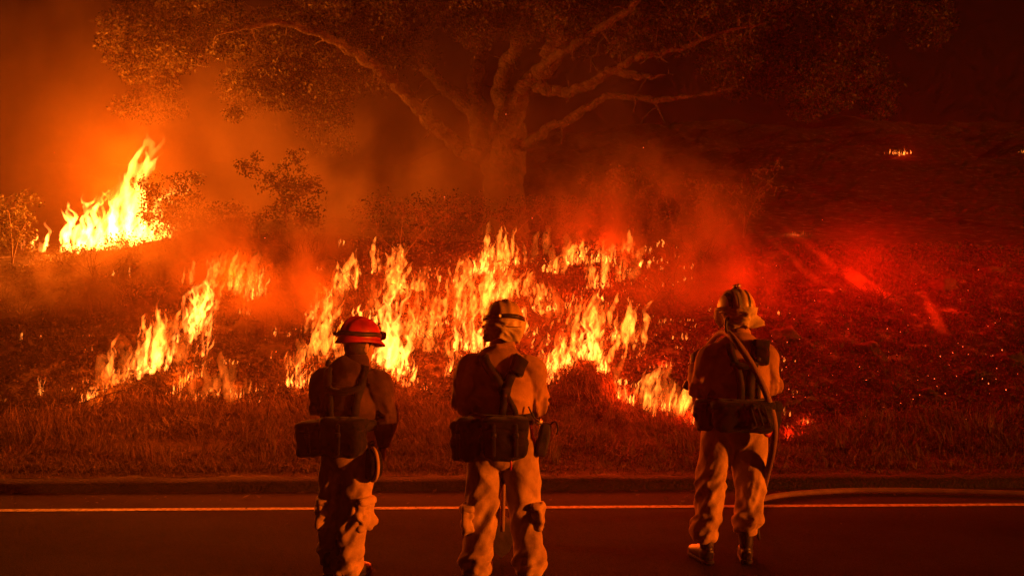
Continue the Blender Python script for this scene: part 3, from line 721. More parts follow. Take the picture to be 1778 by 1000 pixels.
shrub('shrub', 'leaning wispy shrub farthest along the bank top', (1290, 400), 20.5, [[(1310, 350), (1350, 300)], [(1290, 360), (1250, 320)]],
      [(1300, 1375, 285, 330, 14, .4), (1230, 1330, 320, 390, 40, .6)], m_dryleaf, 12, .05, 36, stem=.007)
shrub('shrub', 'round bush at the left edge of the fire', (20, 455), 19.0, [[(20, 420), (15, 370)], [(30, 420), (45, 385)]],
      [(-30, 65, 340, 440, 70, .7)], m_shrubleaf, 30, .06, 37)
shrub('shrub', 'low tangle of weeds at the foot of the oak trunk', (880, 440), 18.4, [[(880, 410), (860, 370)], [(890, 410), (940, 360)]],
      [(760, 1000, 345, 440, 130, .9)], m_shrubleaf, 16, .05, 38)
shrub('shrub', 'hazy dark thicket between the sparse dry shrub and the oak trunk', (740, 440), 18.0, [[(740, 400), (720, 360)], [(750, 400), (790, 360)]],
      [(640, 820, 335, 440, 110, .9)], m_shrubleaf, 18, .055, 39)
shrub('shrub', 'hazy dark thicket just right of the oak trunk', (950, 440), 18.1, [[(950, 400), (930, 360)], [(955, 400), (1000, 360)]],
      [(900, 1040, 340, 440, 90, .9)], m_shrubleaf, 18, .055, 40)
shrub('shrub', 'low dark brush along the crest below the white-hot blaze', (200, 470), 17.8, [[(200, 450), (160, 435)], [(205, 450), (260, 435)]],
      [(40, 200, 432, 468, 90, .6), (190, 360, 412, 452, 90, .6)], m_shrubleaf, 24, .05, 41)

# ------------------------------------------------------------------ smoke and hazy air
def smoke_mat(name, density, scale, lo, hi, color=(.62, .45, .28), aniso=.35, step=1.4, zs=.6, soft=.12):
    m, nt, b = new_mat(name); nt.nodes.remove(b); out = nt.nodes['Material Output']
    tc = nd(nt, 'ShaderNodeTexCoord'); mp = nd(nt, 'ShaderNodeMapping'); mp.inputs['Scale'].default_value = (1, 1, zs)
    geo = nd(nt, 'ShaderNodeNewGeometry'); nt.links.new(geo.outputs['Position'], mp.inputs['Vector'])
    n1 = nd(nt, 'ShaderNodeTexNoise', Scale=scale, Detail=3.0, Roughness=.58); nt.links.new(mp.outputs[0], n1.inputs['Vector'])
    mr = nd(nt, 'ShaderNodeMapRange'); mr.inputs['From Min'].default_value = lo; mr.inputs['From Max'].default_value = hi; mr.interpolation_type = 'SMOOTHSTEP'
    nt.links.new(n1.outputs['Fac'], mr.inputs['Value'])
    ln = nd(nt, 'ShaderNodeVectorMath', operation='LENGTH'); nt.links.new(tc.outputs['Object'], ln.inputs[0])
    fa = nd(nt, 'ShaderNodeMapRange'); fa.inputs['From Min'].default_value = 1.0; fa.inputs['From Max'].default_value = soft; fa.interpolation_type = 'SMOOTHSTEP'
    nt.links.new(ln.outputs['Value'], fa.inputs['Value'])
    a = nd(nt, 'ShaderNodeMath', operation='MULTIPLY'); nt.links.new(mr.outputs[0], a.inputs[0]); nt.links.new(fa.outputs[0], a.inputs[1])
    a2 = nd(nt, 'ShaderNodeMath', operation='MULTIPLY'); nt.links.new(a.outputs[0], a2.inputs[0]); a2.inputs[1].default_value = density
    v = nd(nt, 'ShaderNodeVolumePrincipled'); v.inputs['Color'].default_value = (*color, 1); v.inputs['Anisotropy'].default_value = aniso
    nt.links.new(a2.outputs[0], v.inputs['Density']); nt.links.new(v.outputs[0], out.inputs['Volume'])
    m.cycles.volume_step_rate = step
    return m

_sv, _sf = soft_box(2, 2, 2, k=2.0, n=9)
def smoke(label, c, size, mat, rz=0, ry=0):
    """a drifting body of smoke: the air inside one ellipsoid"""
    o = mesh_obj('smoke', _sv, _sf, mat); o.location = c; o.scale = size; o.rotation_euler = (0, math.radians(ry), math.radians(rz))
    tag(o, label, 'smoke', kind='stuff'); return o

sm_a = smoke_mat('smoke_thick', 1.0, .9, .36, .68)
sm_b = smoke_mat('smoke_wisp', 1.5, 1.3, .42, .64)
sm_c = smoke_mat('smoke_column', .60, .6, .30, .72)
sm_d = smoke_mat('smoke_veil', .16, .8, .30, .72)
sm_e = smoke_mat('smoke_bright', .8, .5, .30, .70)
sm_f = smoke_mat('smoke_streak', 2.4, 1.9, .36, .66)
smoke('orange smoke billowing above the burning bush at the left', P(330, 260, 24.0), (5.6, 3.0, 3.6), sm_c)
smoke('bright smoke bank behind the left half of the oak', P(470, 220, 26.5), (7.0, 2.8, 5.2), sm_e)
smoke('brown smoke filling the upper left corner', P(40, 170, 25.0), (6.0, 2.5, 5.0), sm_e)
smoke('veil of smoke in front of the oak crown', P(900, 200, 19.4), (5.6, 1.2, 3.0), sm_d)
smoke('thin veil of lit smoke over the middle of the burning bank', P(800, 560, 14.4), (5.6, 1.5, 1.5), sm_d)
smoke('smoke hanging around the forked trunk of the oak', P(800, 330, 19.6), (4.6, 1.3, 2.1), sm_a)
smoke('smoke drifting over the dark slope at the left', P(190, 510, 15.0), (4.2, 1.1, 1.3), sm_b, ry=-14)
smoke('smoke rolling across the crest under the blaze at the left', P(330, 430, 16.4), (3.2, 1.0, 1.1), sm_b, ry=-10)
smoke('smoke rising from the bank left of the red helmet', P(500, 540, 14.4), (1.9, .9, 1.3), sm_b, ry=-35)
smoke('smoke rising beside the thin dry shrub left of the oak', P(545, 430, 16.8), (1.1, .9, 1.6), sm_b)
smoke('smoke curling off the top of the bank right of the oak', P(1090, 400, 17.2), (3.0, 1.2, 1.7), sm_b, ry=-20)
smoke('red veil of smoke over the smouldering slope at the right', P(1480, 520, 15.6), (4.2, 1.2, 1.7), sm_d)
smoke('thin smoke standing on the slope behind the right firefighter', P(1200, 510, 15.0), (1.6, .9, 1.7), sm_b, ry=-15)
smoke('longest red streak of smoke down the right slope', P(1485, 490, 15.6), (1.9, .16, .10), sm_f, ry=38)
smoke('faint red streak of smoke left of the longest one', P(1410, 480, 15.8), (1.5, .16, .08), sm_f, ry=42)
smoke('short red streak of smoke right of the longest one', P(1560, 530, 15.2), (1.3, .16, .09), sm_f, ry=36)
smoke('thin red column of smoke farthest right on the slope', P(1645, 590, 14.2), (.9, .16, .12), sm_f, ry=62)

hv, hf = soft_box(2, 2, 2, k=60, n=2)
m_haze, nt, b = new_mat('smoky_air'); nt.nodes.remove(b)
v = nd(nt, 'ShaderNodeVolumePrincipled'); v.inputs['Color'].default_value = (.70, .38, .14, 1); v.inputs['Density'].default_value = .0026; v.inputs['Anisotropy'].default_value = .82
nt.links.new(v.outputs[0], nt.nodes['Material Output'].inputs['Volume'])
g = Geo(); x0, x1, y0, y1, z0, z1 = -70, 72, -32, 110, -1.5, 27
g.add([(x0, y0, z0), (x1, y0, z0), (x1, y1, z0), (x0, y1, z0), (x0, y0, z1), (x1, y0, z1), (x1, y1, z1), (x0, y1, z1)],
      [(3, 2, 1, 0), (4, 5, 6, 7), (0, 1, 5, 4), (1, 2, 6, 5), (2, 3, 7, 6), (3, 0, 4, 7)])
hz = g.build('haze', m_haze, smooth=False); tag(hz, 'smoky night air hanging over the whole place', 'haze', kind='stuff')

# ------------------------------------------------------------------ the firefighters
def cloth_mat(name, c1, c2, weave=220.0, rough=.85, soot=.5):
    m, nt, b = new_mat(name); tc = nd(nt, 'ShaderNodeTexCoord')
    n1 = nd(nt, 'ShaderNodeTexNoise', Scale=5.0, Detail=7.0, Roughness=.65); nt.links.new(tc.outputs['Object'], n1.inputs['Vector'])
    r = ramp(nt, n1.outputs['Fac'], [(.30, tuple(x * soot for x in c1)), (.48, c1), (.70, c2)]); nt.links.new(r.outputs[0], b.inputs['Base Color'])
    n2 = nd(nt, 'ShaderNodeTexNoise', Scale=weave, Detail=2.0); nt.links.new(tc.outputs['Object'], n2.inputs['Vector'])
    n3 = nd(nt, 'ShaderNodeTexNoise', Scale=26.0, Detail=3.0, Distortion=.6); nt.links.new(tc.outputs['Object'], n3.inputs['Vector'])
    ad = nd(nt, 'ShaderNodeMath', operation='MULTIPLY_ADD'); nt.links.new(n2.outputs['Fac'], ad.inputs[0]); ad.inputs[1].default_value = .25; nt.links.new(n3.outputs['Fac'], ad.inputs[2])
    bp = nd(nt, 'ShaderNodeBump', Strength=.55, Distance=.006); nt.links.new(ad.outputs[0], bp.inputs['Height']); nt.links.new(bp.outputs[0], b.inputs['Normal'])
    b.inputs['Roughness'].default_value = rough; b.inputs['Specular IOR Level'].default_value = .15
    b.inputs['Sheen Weight'].default_value = .08
    return m
m_pants = cloth_mat('trouser_cloth', (.42, .28, .12), (.60, .41, .18))
m_shirt = cloth_mat('shirt_cloth', (.34, .19, .04), (.48, .28, .06), soot=.45)
m_shirt_shade = cloth_mat('shaded_shirt_cloth', (.05, .026, .012), (.10, .052, .022))  # shade painted into the shirt colour of the left firefighter
m_shroud = cloth_mat('shroud_cloth', (.50, .40, .18), (.66, .52, .25))
m_pack = cloth_mat('pack_nylon', (.006, .006, .006), (.016, .015, .014), rough=.8, soot=.6)
m_web = cloth_mat('webbing', (.010, .009, .008), (.026, .023, .020), weave=400, rough=.7, soot=.7)
m_glove = cloth_mat('glove_leather', (.05, .035, .022), (.10, .07, .045), rough=.65)
m_boot = surface('boot_leather', (.012, .010, .009), (.05, .038, .03), scale=9, rough=.42, bump=.4, bscale=60, dist=.004, spec=.5)
m_sole = surface('boot_rubber', (.008, .008, .008), (.02, .02, .02), scale=20, rough=.8)
m_skin = surface('skin', (.40, .24, .16), (.52, .33, .23), scale=12, rough=.55, bump=.1, bscale=120, dist=.002)
m_hair = surface('hair', (.02, .014, .01), (.05, .035, .02), scale=50, rough=.6, bump=.6, bscale=200, dist=.004)
m_eye = surface('eye', (.5, .48, .45), (.6, .58, .55), scale=3, rough=.2, bump=0)
m_hel_y = surface('yellow_helmet_shell', (.28, .18, .03), (.60, .42, .07), scale=9, rough=.42, bump=.08, bscale=70, dist=.002, spec=.5)
m_hel_r = surface('red_helmet_shell', (.20, .008, .006), (.50, .016, .010), scale=9, rough=.42, bump=.08, bscale=70, dist=.002, spec=.5)
m_black = surface('black_rubber', (.010, .010, .010), (.025, .024, .023), scale=12, rough=.5, bump=.2)
m_metal = surface('dull_metal', (.25, .24, .22), (.45, .43, .4), scale=12, rough=.4, bump=.1); m_metal.node_tree.nodes['Principled BSDF'].inputs['Metallic'].default_value = .9
m_refl = surface('reflective_tape', (.35, .34, .32), (.5, .49, .46), scale=30, rough=.35, bump=.1)
m_wood = surface('ash_handle', (.18, .11, .05), (.30, .2, .1), scale=8, rough=.6, bump=.2)
m_hose = cloth_mat('hose_jacket', (.16, .09, .06), (.25, .15, .105), weave=300, rough=.7, soot=.7)

def folds(seed, amp=.013, knee=None, hem=None, elbow=None, up=False, base=.55):
    """cloth creases: two crossing families of long diagonal ridges, gathered at knees, elbows and hems"""
    back = 1.5 * math.pi if up else .5 * math.pi
    def f(V, t, th):
        x, y, z = V[..., 0], V[..., 1], V[..., 2]
        ar = (((th - back + math.pi) % (2 * math.pi)) - math.pi) * .11
        w = base + 0 * z
        if knee is not None: w = w + .8 * np.exp(-((z - knee) / .14) ** 2)
        if elbow is not None: w = w + .9 * np.exp(-((t - elbow) / .18) ** 2)
        zz = t * .75 if elbow is not None else z
        d = 0
        for k, (phi, fr, am) in enumerate(((.80, 9.0, 1.0), (-.85, 10.0, .9), (1.25, 14.0, .45))):
            c, s_ = math.cos(phi), math.sin(phi); u_ = zz * c + ar * s_; v_ = -zz * s_ + ar * c
            n_ = pn(np.stack([u_ * fr + seed * (k + 1), v_ * 2.6 + seed, np.full_like(u_, 3.3 * k + seed)], -1))
            m_ = np.clip(.5 + 1.3 * pn(np.stack([zz * 3.1 + 5 * k, ar * 5 + seed, np.full_like(u_, seed + 9 * k)], -1)), .1, 1)
            d = d + am * m_ * (.30 - np.abs(n_) * 1.9)
        d = amp * w * d + .006 * np.sin(2 * th + seed + z * 5)
        if hem is not None:
            e = np.exp(-((z - hem - .07) / .085) ** 2)
            d = d + e * (.010 * np.sin(z * 62 + 2.6 * np.sin(th + seed) + 14 * ar + 5 * pn(np.stack([ar * 9, z * 9, np.full_like(z, seed)], -1))) + .008)
        return d
    return f

def loftset(name, parts, mat, parent, voxel, sm=2):
    g = Geo()
    for pth, kw in parts: g.add(*rings(pth, **kw))
    o = g.build(name, mat, parent); return remesh(o, voxel, sm)

def glove(name, wrist, d, palm_n, mat, parent, curl=35.0, mirror=1, size=1.0):
    """gloved hand: wrist point, pointing direction d, palm normal; thumb on the side given by mirror"""
    d = Vector(d).normalized(); nrm = Vector(palm_n); nrm = (nrm - d * nrm.dot(d)).normalized(); s = d.cross(nrm) * mirror
    M = np.array([[*s], [*d], [*nrm]]).T; w = np.asarray(wrist, float); k = size
    g = Geo(); to = lambda p: (np.asarray(p, float) * k) @ M.T + w
    def limb(pts, rad):
        pp = to(pts); g.add(*rings(np.column_stack([pp, np.array(rad) * k, np.array(rad) * k * .9]), side=tuple(s), nseg=12, n=4 * len(pts)))
    g.add(*rings(np.column_stack([to([(0, -.07, 0), (0, -.02, 0), (0, .01, 0), (.0, .05, 0), (0, .09, 0), (0, .103, 0)]),
                                  np.array([.042, .036, .036, .045, .044, .030]) * k, np.array([.038, .030, .024, .021, .018, .012]) * k]), side=tuple(s), nseg=20, n=24))
    c = math.radians(curl)
    for i, (x, L) in enumerate(((.034, .078), (.0115, .088), (-.0115, .082), (-.033, .064))):
        a, p, pts = c * .7, np.array([x, .092, 0.0]), [np.array([x, .075, 0.0])]
        pts.append(p)
        for seg in (.45, .31, .24):
            p = p + L * seg * np.array([x * .8 * (1 - c * .5), math.cos(a), math.sin(a)]); pts.append(p); a += c * 1.15
        limb(pts, [.0105, .0105, .0098, .009, .0075])
    limb([(.03, .015, .004), (.052, .045, .012), (.062, .072, .022 + .01 * c), (.058, .094, .034 + .012 * c)], [.015, .0135, .0115, .0085])
    o = g.build(name, mat, parent); remesh(o, .0052, 1); return o

def ring_band(path, w, th, mat, name, parent):
    """closed flat band (belt, strap) round a path of points; w vertical width, th thickness"""
    p = np.asarray(path, float); n = len(p); c = p.mean(0)
    out = p - c; out[:, 2] = 0; out /= np.linalg.norm(out, axis=1)[:, None]; up = np.array([0, 0, 1.0])
    rows = [p + up * w / 2, p + out * th + up * w / 2 * .9, p + out * th - up * w / 2 * .9, p - up * w / 2]
    V = np.stack(rows, 1).reshape(-1, 3)
    F = [(i * 4 + j, ((i + 1) % n) * 4 + j, ((i + 1) % n) * 4 + (j + 1) % 4, i * 4 + (j + 1) % 4) for i in range(n) for j in range(4)]
    return mesh_obj(name, V, F, mat, parent)

def bvh_of(o):
    me = o.data; return BVHTree.FromPolygons([v.co[:] for v in me.vertices], [p.vertices[:] for p in me.polygons])

def strap(bvhs, pts, w, th, name, mat, parent, n=28, d=(0, 1, 0), lift=.002, start=-1.2):
    """strap laid on the clothes: pts = (x, z) seen from behind, dropped onto the surface along d"""
    C = catmull(np.asarray(pts, float), n); d = Vector(d); L = []; N = []
    for x, z in C:
        o0 = Vector((x, 0, z)) + d * start; best = None
        for b_ in bvhs:
            h = b_.ray_cast(o0, d)
            if h[0] is not None and (best is None or h[3] < best[3]): best = h
        if best is None: continue
        L.append(np.array(best[0])); N.append(np.array(best[1]))
    if len(L) < 3: return None
    L = np.array(L); N = np.array(N)
    for _ in range(3):
        L[1:-1] = (L[:-2] + 2 * L[1:-1] + L[2:]) / 4; N[1:-1] = (N[:-2] + N[1:-1] + N[2:]) / 3
    N /= np.linalg.norm(N, axis=1)[:, None]
    t = np.gradient(L, axis=0); s = np.cross(N, t); s /= np.linalg.norm(s, axis=1)[:, None]
    L = L + N * (lift + .004)
    V = np.stack([L - s * w / 2 - N * .01, L - s * w / 2 * .95 + N * th, L + s * w / 2 * .95 + N * th, L + s * w / 2 - N * .01], 1).reshape(-1, 3); m = len(L)
    F = [(i * 4 + j, (i + 1) * 4 + j, (i + 1) * 4 + (j + 1) % 4, i * 4 + (j + 1) % 4) for i in range(m - 1) for j in range(4)]
    F += [(0, 1, 2, 3), tuple(4 * (m - 1) + j for j in (3, 2, 1, 0))]
    return mesh_obj(name, V, F, mat, parent)

def pouch(name, loc, size, mat, parent, rz=0, ry=0, rx=0, k=5.0, flap=True, seed=0.0, noise=.012, straps=1):
    M = TR(loc, rx, ry, rz); w, d, h = size
    V, F = soft_box(w, d, h, k=k, n=9, noise=noise, seed=seed); o = mesh_obj(name, xf(V, M), F, mat, parent)
    if flap:
        V, F = soft_box(w * 1.05, d * 1.06, h * .32, k=6, n=7, noise=noise * .6, seed=seed + 3); mesh_obj('flap', xf(V, M @ Matrix.Translation((0, 0, h * .36))), F, mat, o)
    for i in range(straps):
        x = (i - (straps - 1) / 2) * w * .5
        V, F = soft_box(.028, .008, h * .8, k=8, n=4); mesh_obj('buckle_strap', xf(V, M @ Matrix.Translation((x, -d / 2 - .006, -.0))), F, m_web, o)
        V, F = soft_box(.036, .014, .03, k=6, n=4); mesh_obj('buckle', xf(V, M @ Matrix.Translation((x, -d / 2 - .010, h * .12))), F, m_black, o)
    return o

def boot(side, ankle, yaw, parent, size=1.0):
    """leather boot at an ankle point; yaw in degrees turns the toe (0 = away from the camera)"""
    M = TR((ankle[0], ankle[1], 0), rz=yaw); k = size
    foot = np.array([(0, -.085, .05, .030, .040), (0, -.07, .056, .038, .052), (0, -.02, .062, .042, .058), (0, .05, .055, .044, .050), (0, .12, .046, .049, .041), (0, .17, .040, .044, .034), (0, .20, .034, .030, .026), (0, .212, .03, .014, .014)])
    g = Geo(); V, F = rings(foot * k, side=(1, 0, 0), nseg=20, n=30, power=2.4); g.add(xf(V, M), F)
    leanx = ankle[0]; top = np.array(ankle) + 0
    sh = np.array([(0, -.035, .04, .046, .055), (0, -.038, .11, .045, .054), (0, -.036, .18, .052, .058), (0, -.03, .26, .058, .062)])
    V, F = rings(sh * k, side=(1, 0, 0), nseg=20, n=24, disp=lambda V, t, th: .004 * pn(V * 26) + .003 * np.sin(V[..., 2] * 110) * np.exp(-((V[..., 2] - .1) / .04) ** 2)); g.add(xf(V, M), F)
    o = g.build('boot', m_boot, parent); remesh(o, .008, 1)
    sole = np.array([(0, -.092, .014, .020, .013), (0, -.07, .014, .040, .014), (0, 0, .014, .043, .014), (0, .08, .014, .049, .014), (0, .15, .014, .050, .014), (0, .20, .016, .034, .013), (0, .222, .017, .012, .010)])
    V, F = rings(sole * k, side=(1, 0, 0), nseg=20, n=30, power=5); mesh_obj('sole', xf(V, M), F, m_sole, o)
    return o

def helmet(M, mat, parent, goggles=True, stripes=False, brim=.022, front=.05, lamp=False, back=.012):
    n, k = 34, 72; ph = np.linspace(0, math.pi / 2, n); th = np.linspace(0, 2 * math.pi, k, endpoint=False)
    PH, TH = np.meshgrid(ph, th, indexing='ij'); sx, sy, sz = .124, .150, .142
    x = sx * np.sin(PH) ** .92 * np.cos(TH); y = sy * np.sin(PH) ** .92 * np.sin(TH); z = sz * np.cos(PH) ** .9
    rid = .010 * np.exp(-(x / .017) ** 2) + .006 * np.exp(-((np.abs(x) - .058) / .013) ** 2); rid *= sstep(0, .035, z) * (1 - .3 * sstep(.05, .15, np.abs(y)))
    x = x + rid * np.cos(TH) * np.sin(PH); y = y + rid * np.sin(TH) * np.sin(PH); z = z + rid * np.cos(PH)
    V = np.stack([x, y, z], -1).reshape(-1, 3)
    F = [(i * k + j, (i + 1) * k + j, (i + 1) * k + (j + 1) % k, i * k + (j + 1) % k) for i in range(n - 1) for j in range(k)]
    o = mesh_obj('helmet', xf(V, M), F, mat, parent)
    # brim: a real rim with an underside
    fr = np.clip(np.sin(th), 0, 1) ** 2; bk = np.clip(-np.sin(th), 0, 1) ** 2
    ext = brim + front * fr + back * bk; rows = []
    for u, dz in ((0.0, .004), (.4, -.004), (.85, -.014), (1.0, -.020), (.97, -.026), (.5, -.018), (.0, -.012)):
        rows.append(np.stack([(sx + ext * u * .9) * np.cos(th), (sy + ext * u) * np.sin(th), dz - .010 * fr * u - .012 * bk * u + 0 * th], 1))
    B = np.concatenate(rows); m = len(rows)
    BF = [(i * k + j, (i + 1) * k + j, (i + 1) * k + (j + 1) % k, i * k + (j + 1) % k) for i in range(m - 1) for j in range(k)]
    mesh_obj('brim', xf(B, M), BF, mat, o)
    # suspension liner closes the shell from below
    L = np.concatenate([[(0, 0, .06)], np.stack([sx * .97 * np.cos(th), sy * .97 * np.sin(th), 0 * th - .004], 1)])
    mesh_obj('liner', xf(L, M), [(0, 1 + (j + 1) % k, 1 + j) for j in range(k)], m_black, o)
    if goggles:
        rows = []
        for dz, e in ((.012, .004), (.014, .011), (.040, .011), (.042, .003)):
            rr = np.sqrt(np.clip(1 - (dz / sz) ** 2, 0, 1)); rows.append(np.stack([(sx * rr + e) * np.cos(th), (sy * rr + e) * np.sin(th), dz + .004 * np.sin(3 * th)], 1))
        B = np.concatenate(rows); BF = [(i * k + j, (i + 1) * k + j, (i + 1) * k + (j + 1) % k, i * k + (j + 1) % k) for i in range(3) for j in range(k)]
        gb = mesh_obj('goggle_strap', xf(B, M), BF, m_black, o)
        V, F = soft_box(.15, .05, .06, k=4, n=7); mesh_obj('goggles', xf(V, M @ Matrix.Translation((0, .155, .035))), F, m_black, gb)
        V, F = soft_box(.03, .014, .026, k=5, n=4); mesh_obj('strap_clip', xf(V, M @ Matrix.Translation((-.07, -.137, .028)) @ Matrix.Rotation(.5, 4, 'Z')), F, m_metal, gb)
    if stripes:
        for x0 in (-.088, -.033, .034):
            Q = []
            for a in np.linspace(-.05, 1.45, 22):
                for e in (-.009, .009):
                    xx = x0 + e; yy = -sy * math.sqrt(max(1 - (xx / sx) ** 2, .05)) * math.cos(a) * 1.012; zz = sz * math.sqrt(max(1 - (xx / sx) ** 2, .05)) * max(math.sin(a), -.01) ** 1 * 1.03 + .006
                    Q.append((xx, yy - .003, zz))
            mesh_obj('reflective_stripe', xf(Q, M), [(2 * i, 2 * i + 1, 2 * i + 3, 2 * i + 2) for i in range(21)], m_refl if x0 > -.05 and x0 < 0 else m_black, o)
    if lamp:
        V, F = soft_box(.04, .05, .03, k=4, n=6); lm = mesh_obj('headlamp', xf(V, M @ Matrix.Translation((-.01, -.02, .158))), F, m_black, o)
        V, F = rings(np.array([(0, 0, 0, .014, .014), (0, 0, .012, .016, .016)]), nseg=14, n=5); mesh_obj('lens', xf(V, M @ TR((-.01, -.047, .16), rx=90)), F, m_metal, lm)
    return o

def shroud(M, mat, parent, seed=0, length=.13, flare=None):
    """cloth neck guard hanging from the back of the helmet"""
    n, k = 26, 60; a = np.linspace(math.radians(-205), math.radians(25), k); u = np.linspace(0, 1, n)
    U, A = np.meshgrid(u, a, indexing='ij')
    r = .136 - .026 * U + .012 * np.sin(A * 6 + seed) * U + .010 * np.sin(A * 3 + 4 * U + seed); zz = .014 - length * U - .012 * np.sin(A * 4 + seed) * U
    q = np.stack([np.cos(A) * 2.5 + seed, np.sin(A) * 2.5, zz * 22], -1); r = r + .020 * (.25 - np.abs(pn(q)) * 1.6) * sstep(0, .25, U)
    if flare is not None:
        e = np.exp(-((A - math.radians(flare)) / .28) ** 2) * sstep(.1, .9, U); r = r + .055 * e; zz = zz + .025 * e
    ysc = 1.18
    V = np.stack([r * np.cos(A), r * ysc * np.sin(A), zz], -1); I = np.stack([(r - .008) * np.cos(A), (r - .008) * ysc * np.sin(A), zz], -1)
    V = np.concatenate([V.reshape(-1, 3), I.reshape(-1, 3)]); N = n * k
    F = [(i * k + j, (i + 1) * k + j, (i + 1) * k + j + 1, i * k + j + 1) for i in range(n - 1) for j in range(k - 1)]
    F += [tuple(N + v for v in f[::-1]) for f in F]
    F += [((n - 1) * k + j, N + (n - 1) * k + j, N + (n - 1) * k + j + 1, (n - 1) * k + j + 1) for j in range(k - 1)]
    return mesh_obj('neck_shroud', xf(V, M), F, mat, parent)

def head_parts(M):
    """lofts of a head (skull, jaw, nose, ears) in world-ready coordinates"""
    out = []
    sk = np.array([(0, .03, -.125, .030, .035), (0, .025, -.11, .050, .062), (0, .012, -.07, .063, .082), (0, .004, -.02, .073, .096), (0, 0, .03, .076, .099), (0, -.003, .07, .070, .092), (0, -.004, .10, .048, .062), (0, -.004, .115, .016, .02)])
    V, F = rings(sk, side=(1, 0, 0), nseg=28, n=40); 
    eye = .010 * (np.exp(-(((V[:, 0] - .032) / .016) ** 2 + ((V[:, 2] - .0) / .012) ** 2)) + np.exp(-(((V[:, 0] + .032) / .016) ** 2 + ((V[:, 2] - .0) / .012) ** 2))) * (V[:, 1] > 0)
    V[:, 1] -= eye; V[:, 1] += .006 * np.exp(-(V[:, 0] / .024) ** 2 - ((V[:, 2] + .062) / .006) ** 2) * (V[:, 1] > 0) + .005 * np.exp(-(V[:, 0] / .022) ** 2 - ((V[:, 2] + .078) / .006) ** 2) * (V[:, 1] > 0)
    out.append((xf(V, M), F))
    V, F = rings(np.array([(0, .090, .012, .008, .006), (0, .100, -.012, .010, .010), (0, .112, -.035, .015, .014), (0, .100, -.046, .013, .010)]), side=(1, 0, 0), nseg=12, n=12); out.append((xf(V, M), F))
    for s in (-1, 1):
        V, F = soft_box(.018, .036, .062, k=2.4, n=7); out.append((xf(V, M @ TR((s * .078, -.008, -.008), rz=-s * 20, rx=-8)), F))
    return out

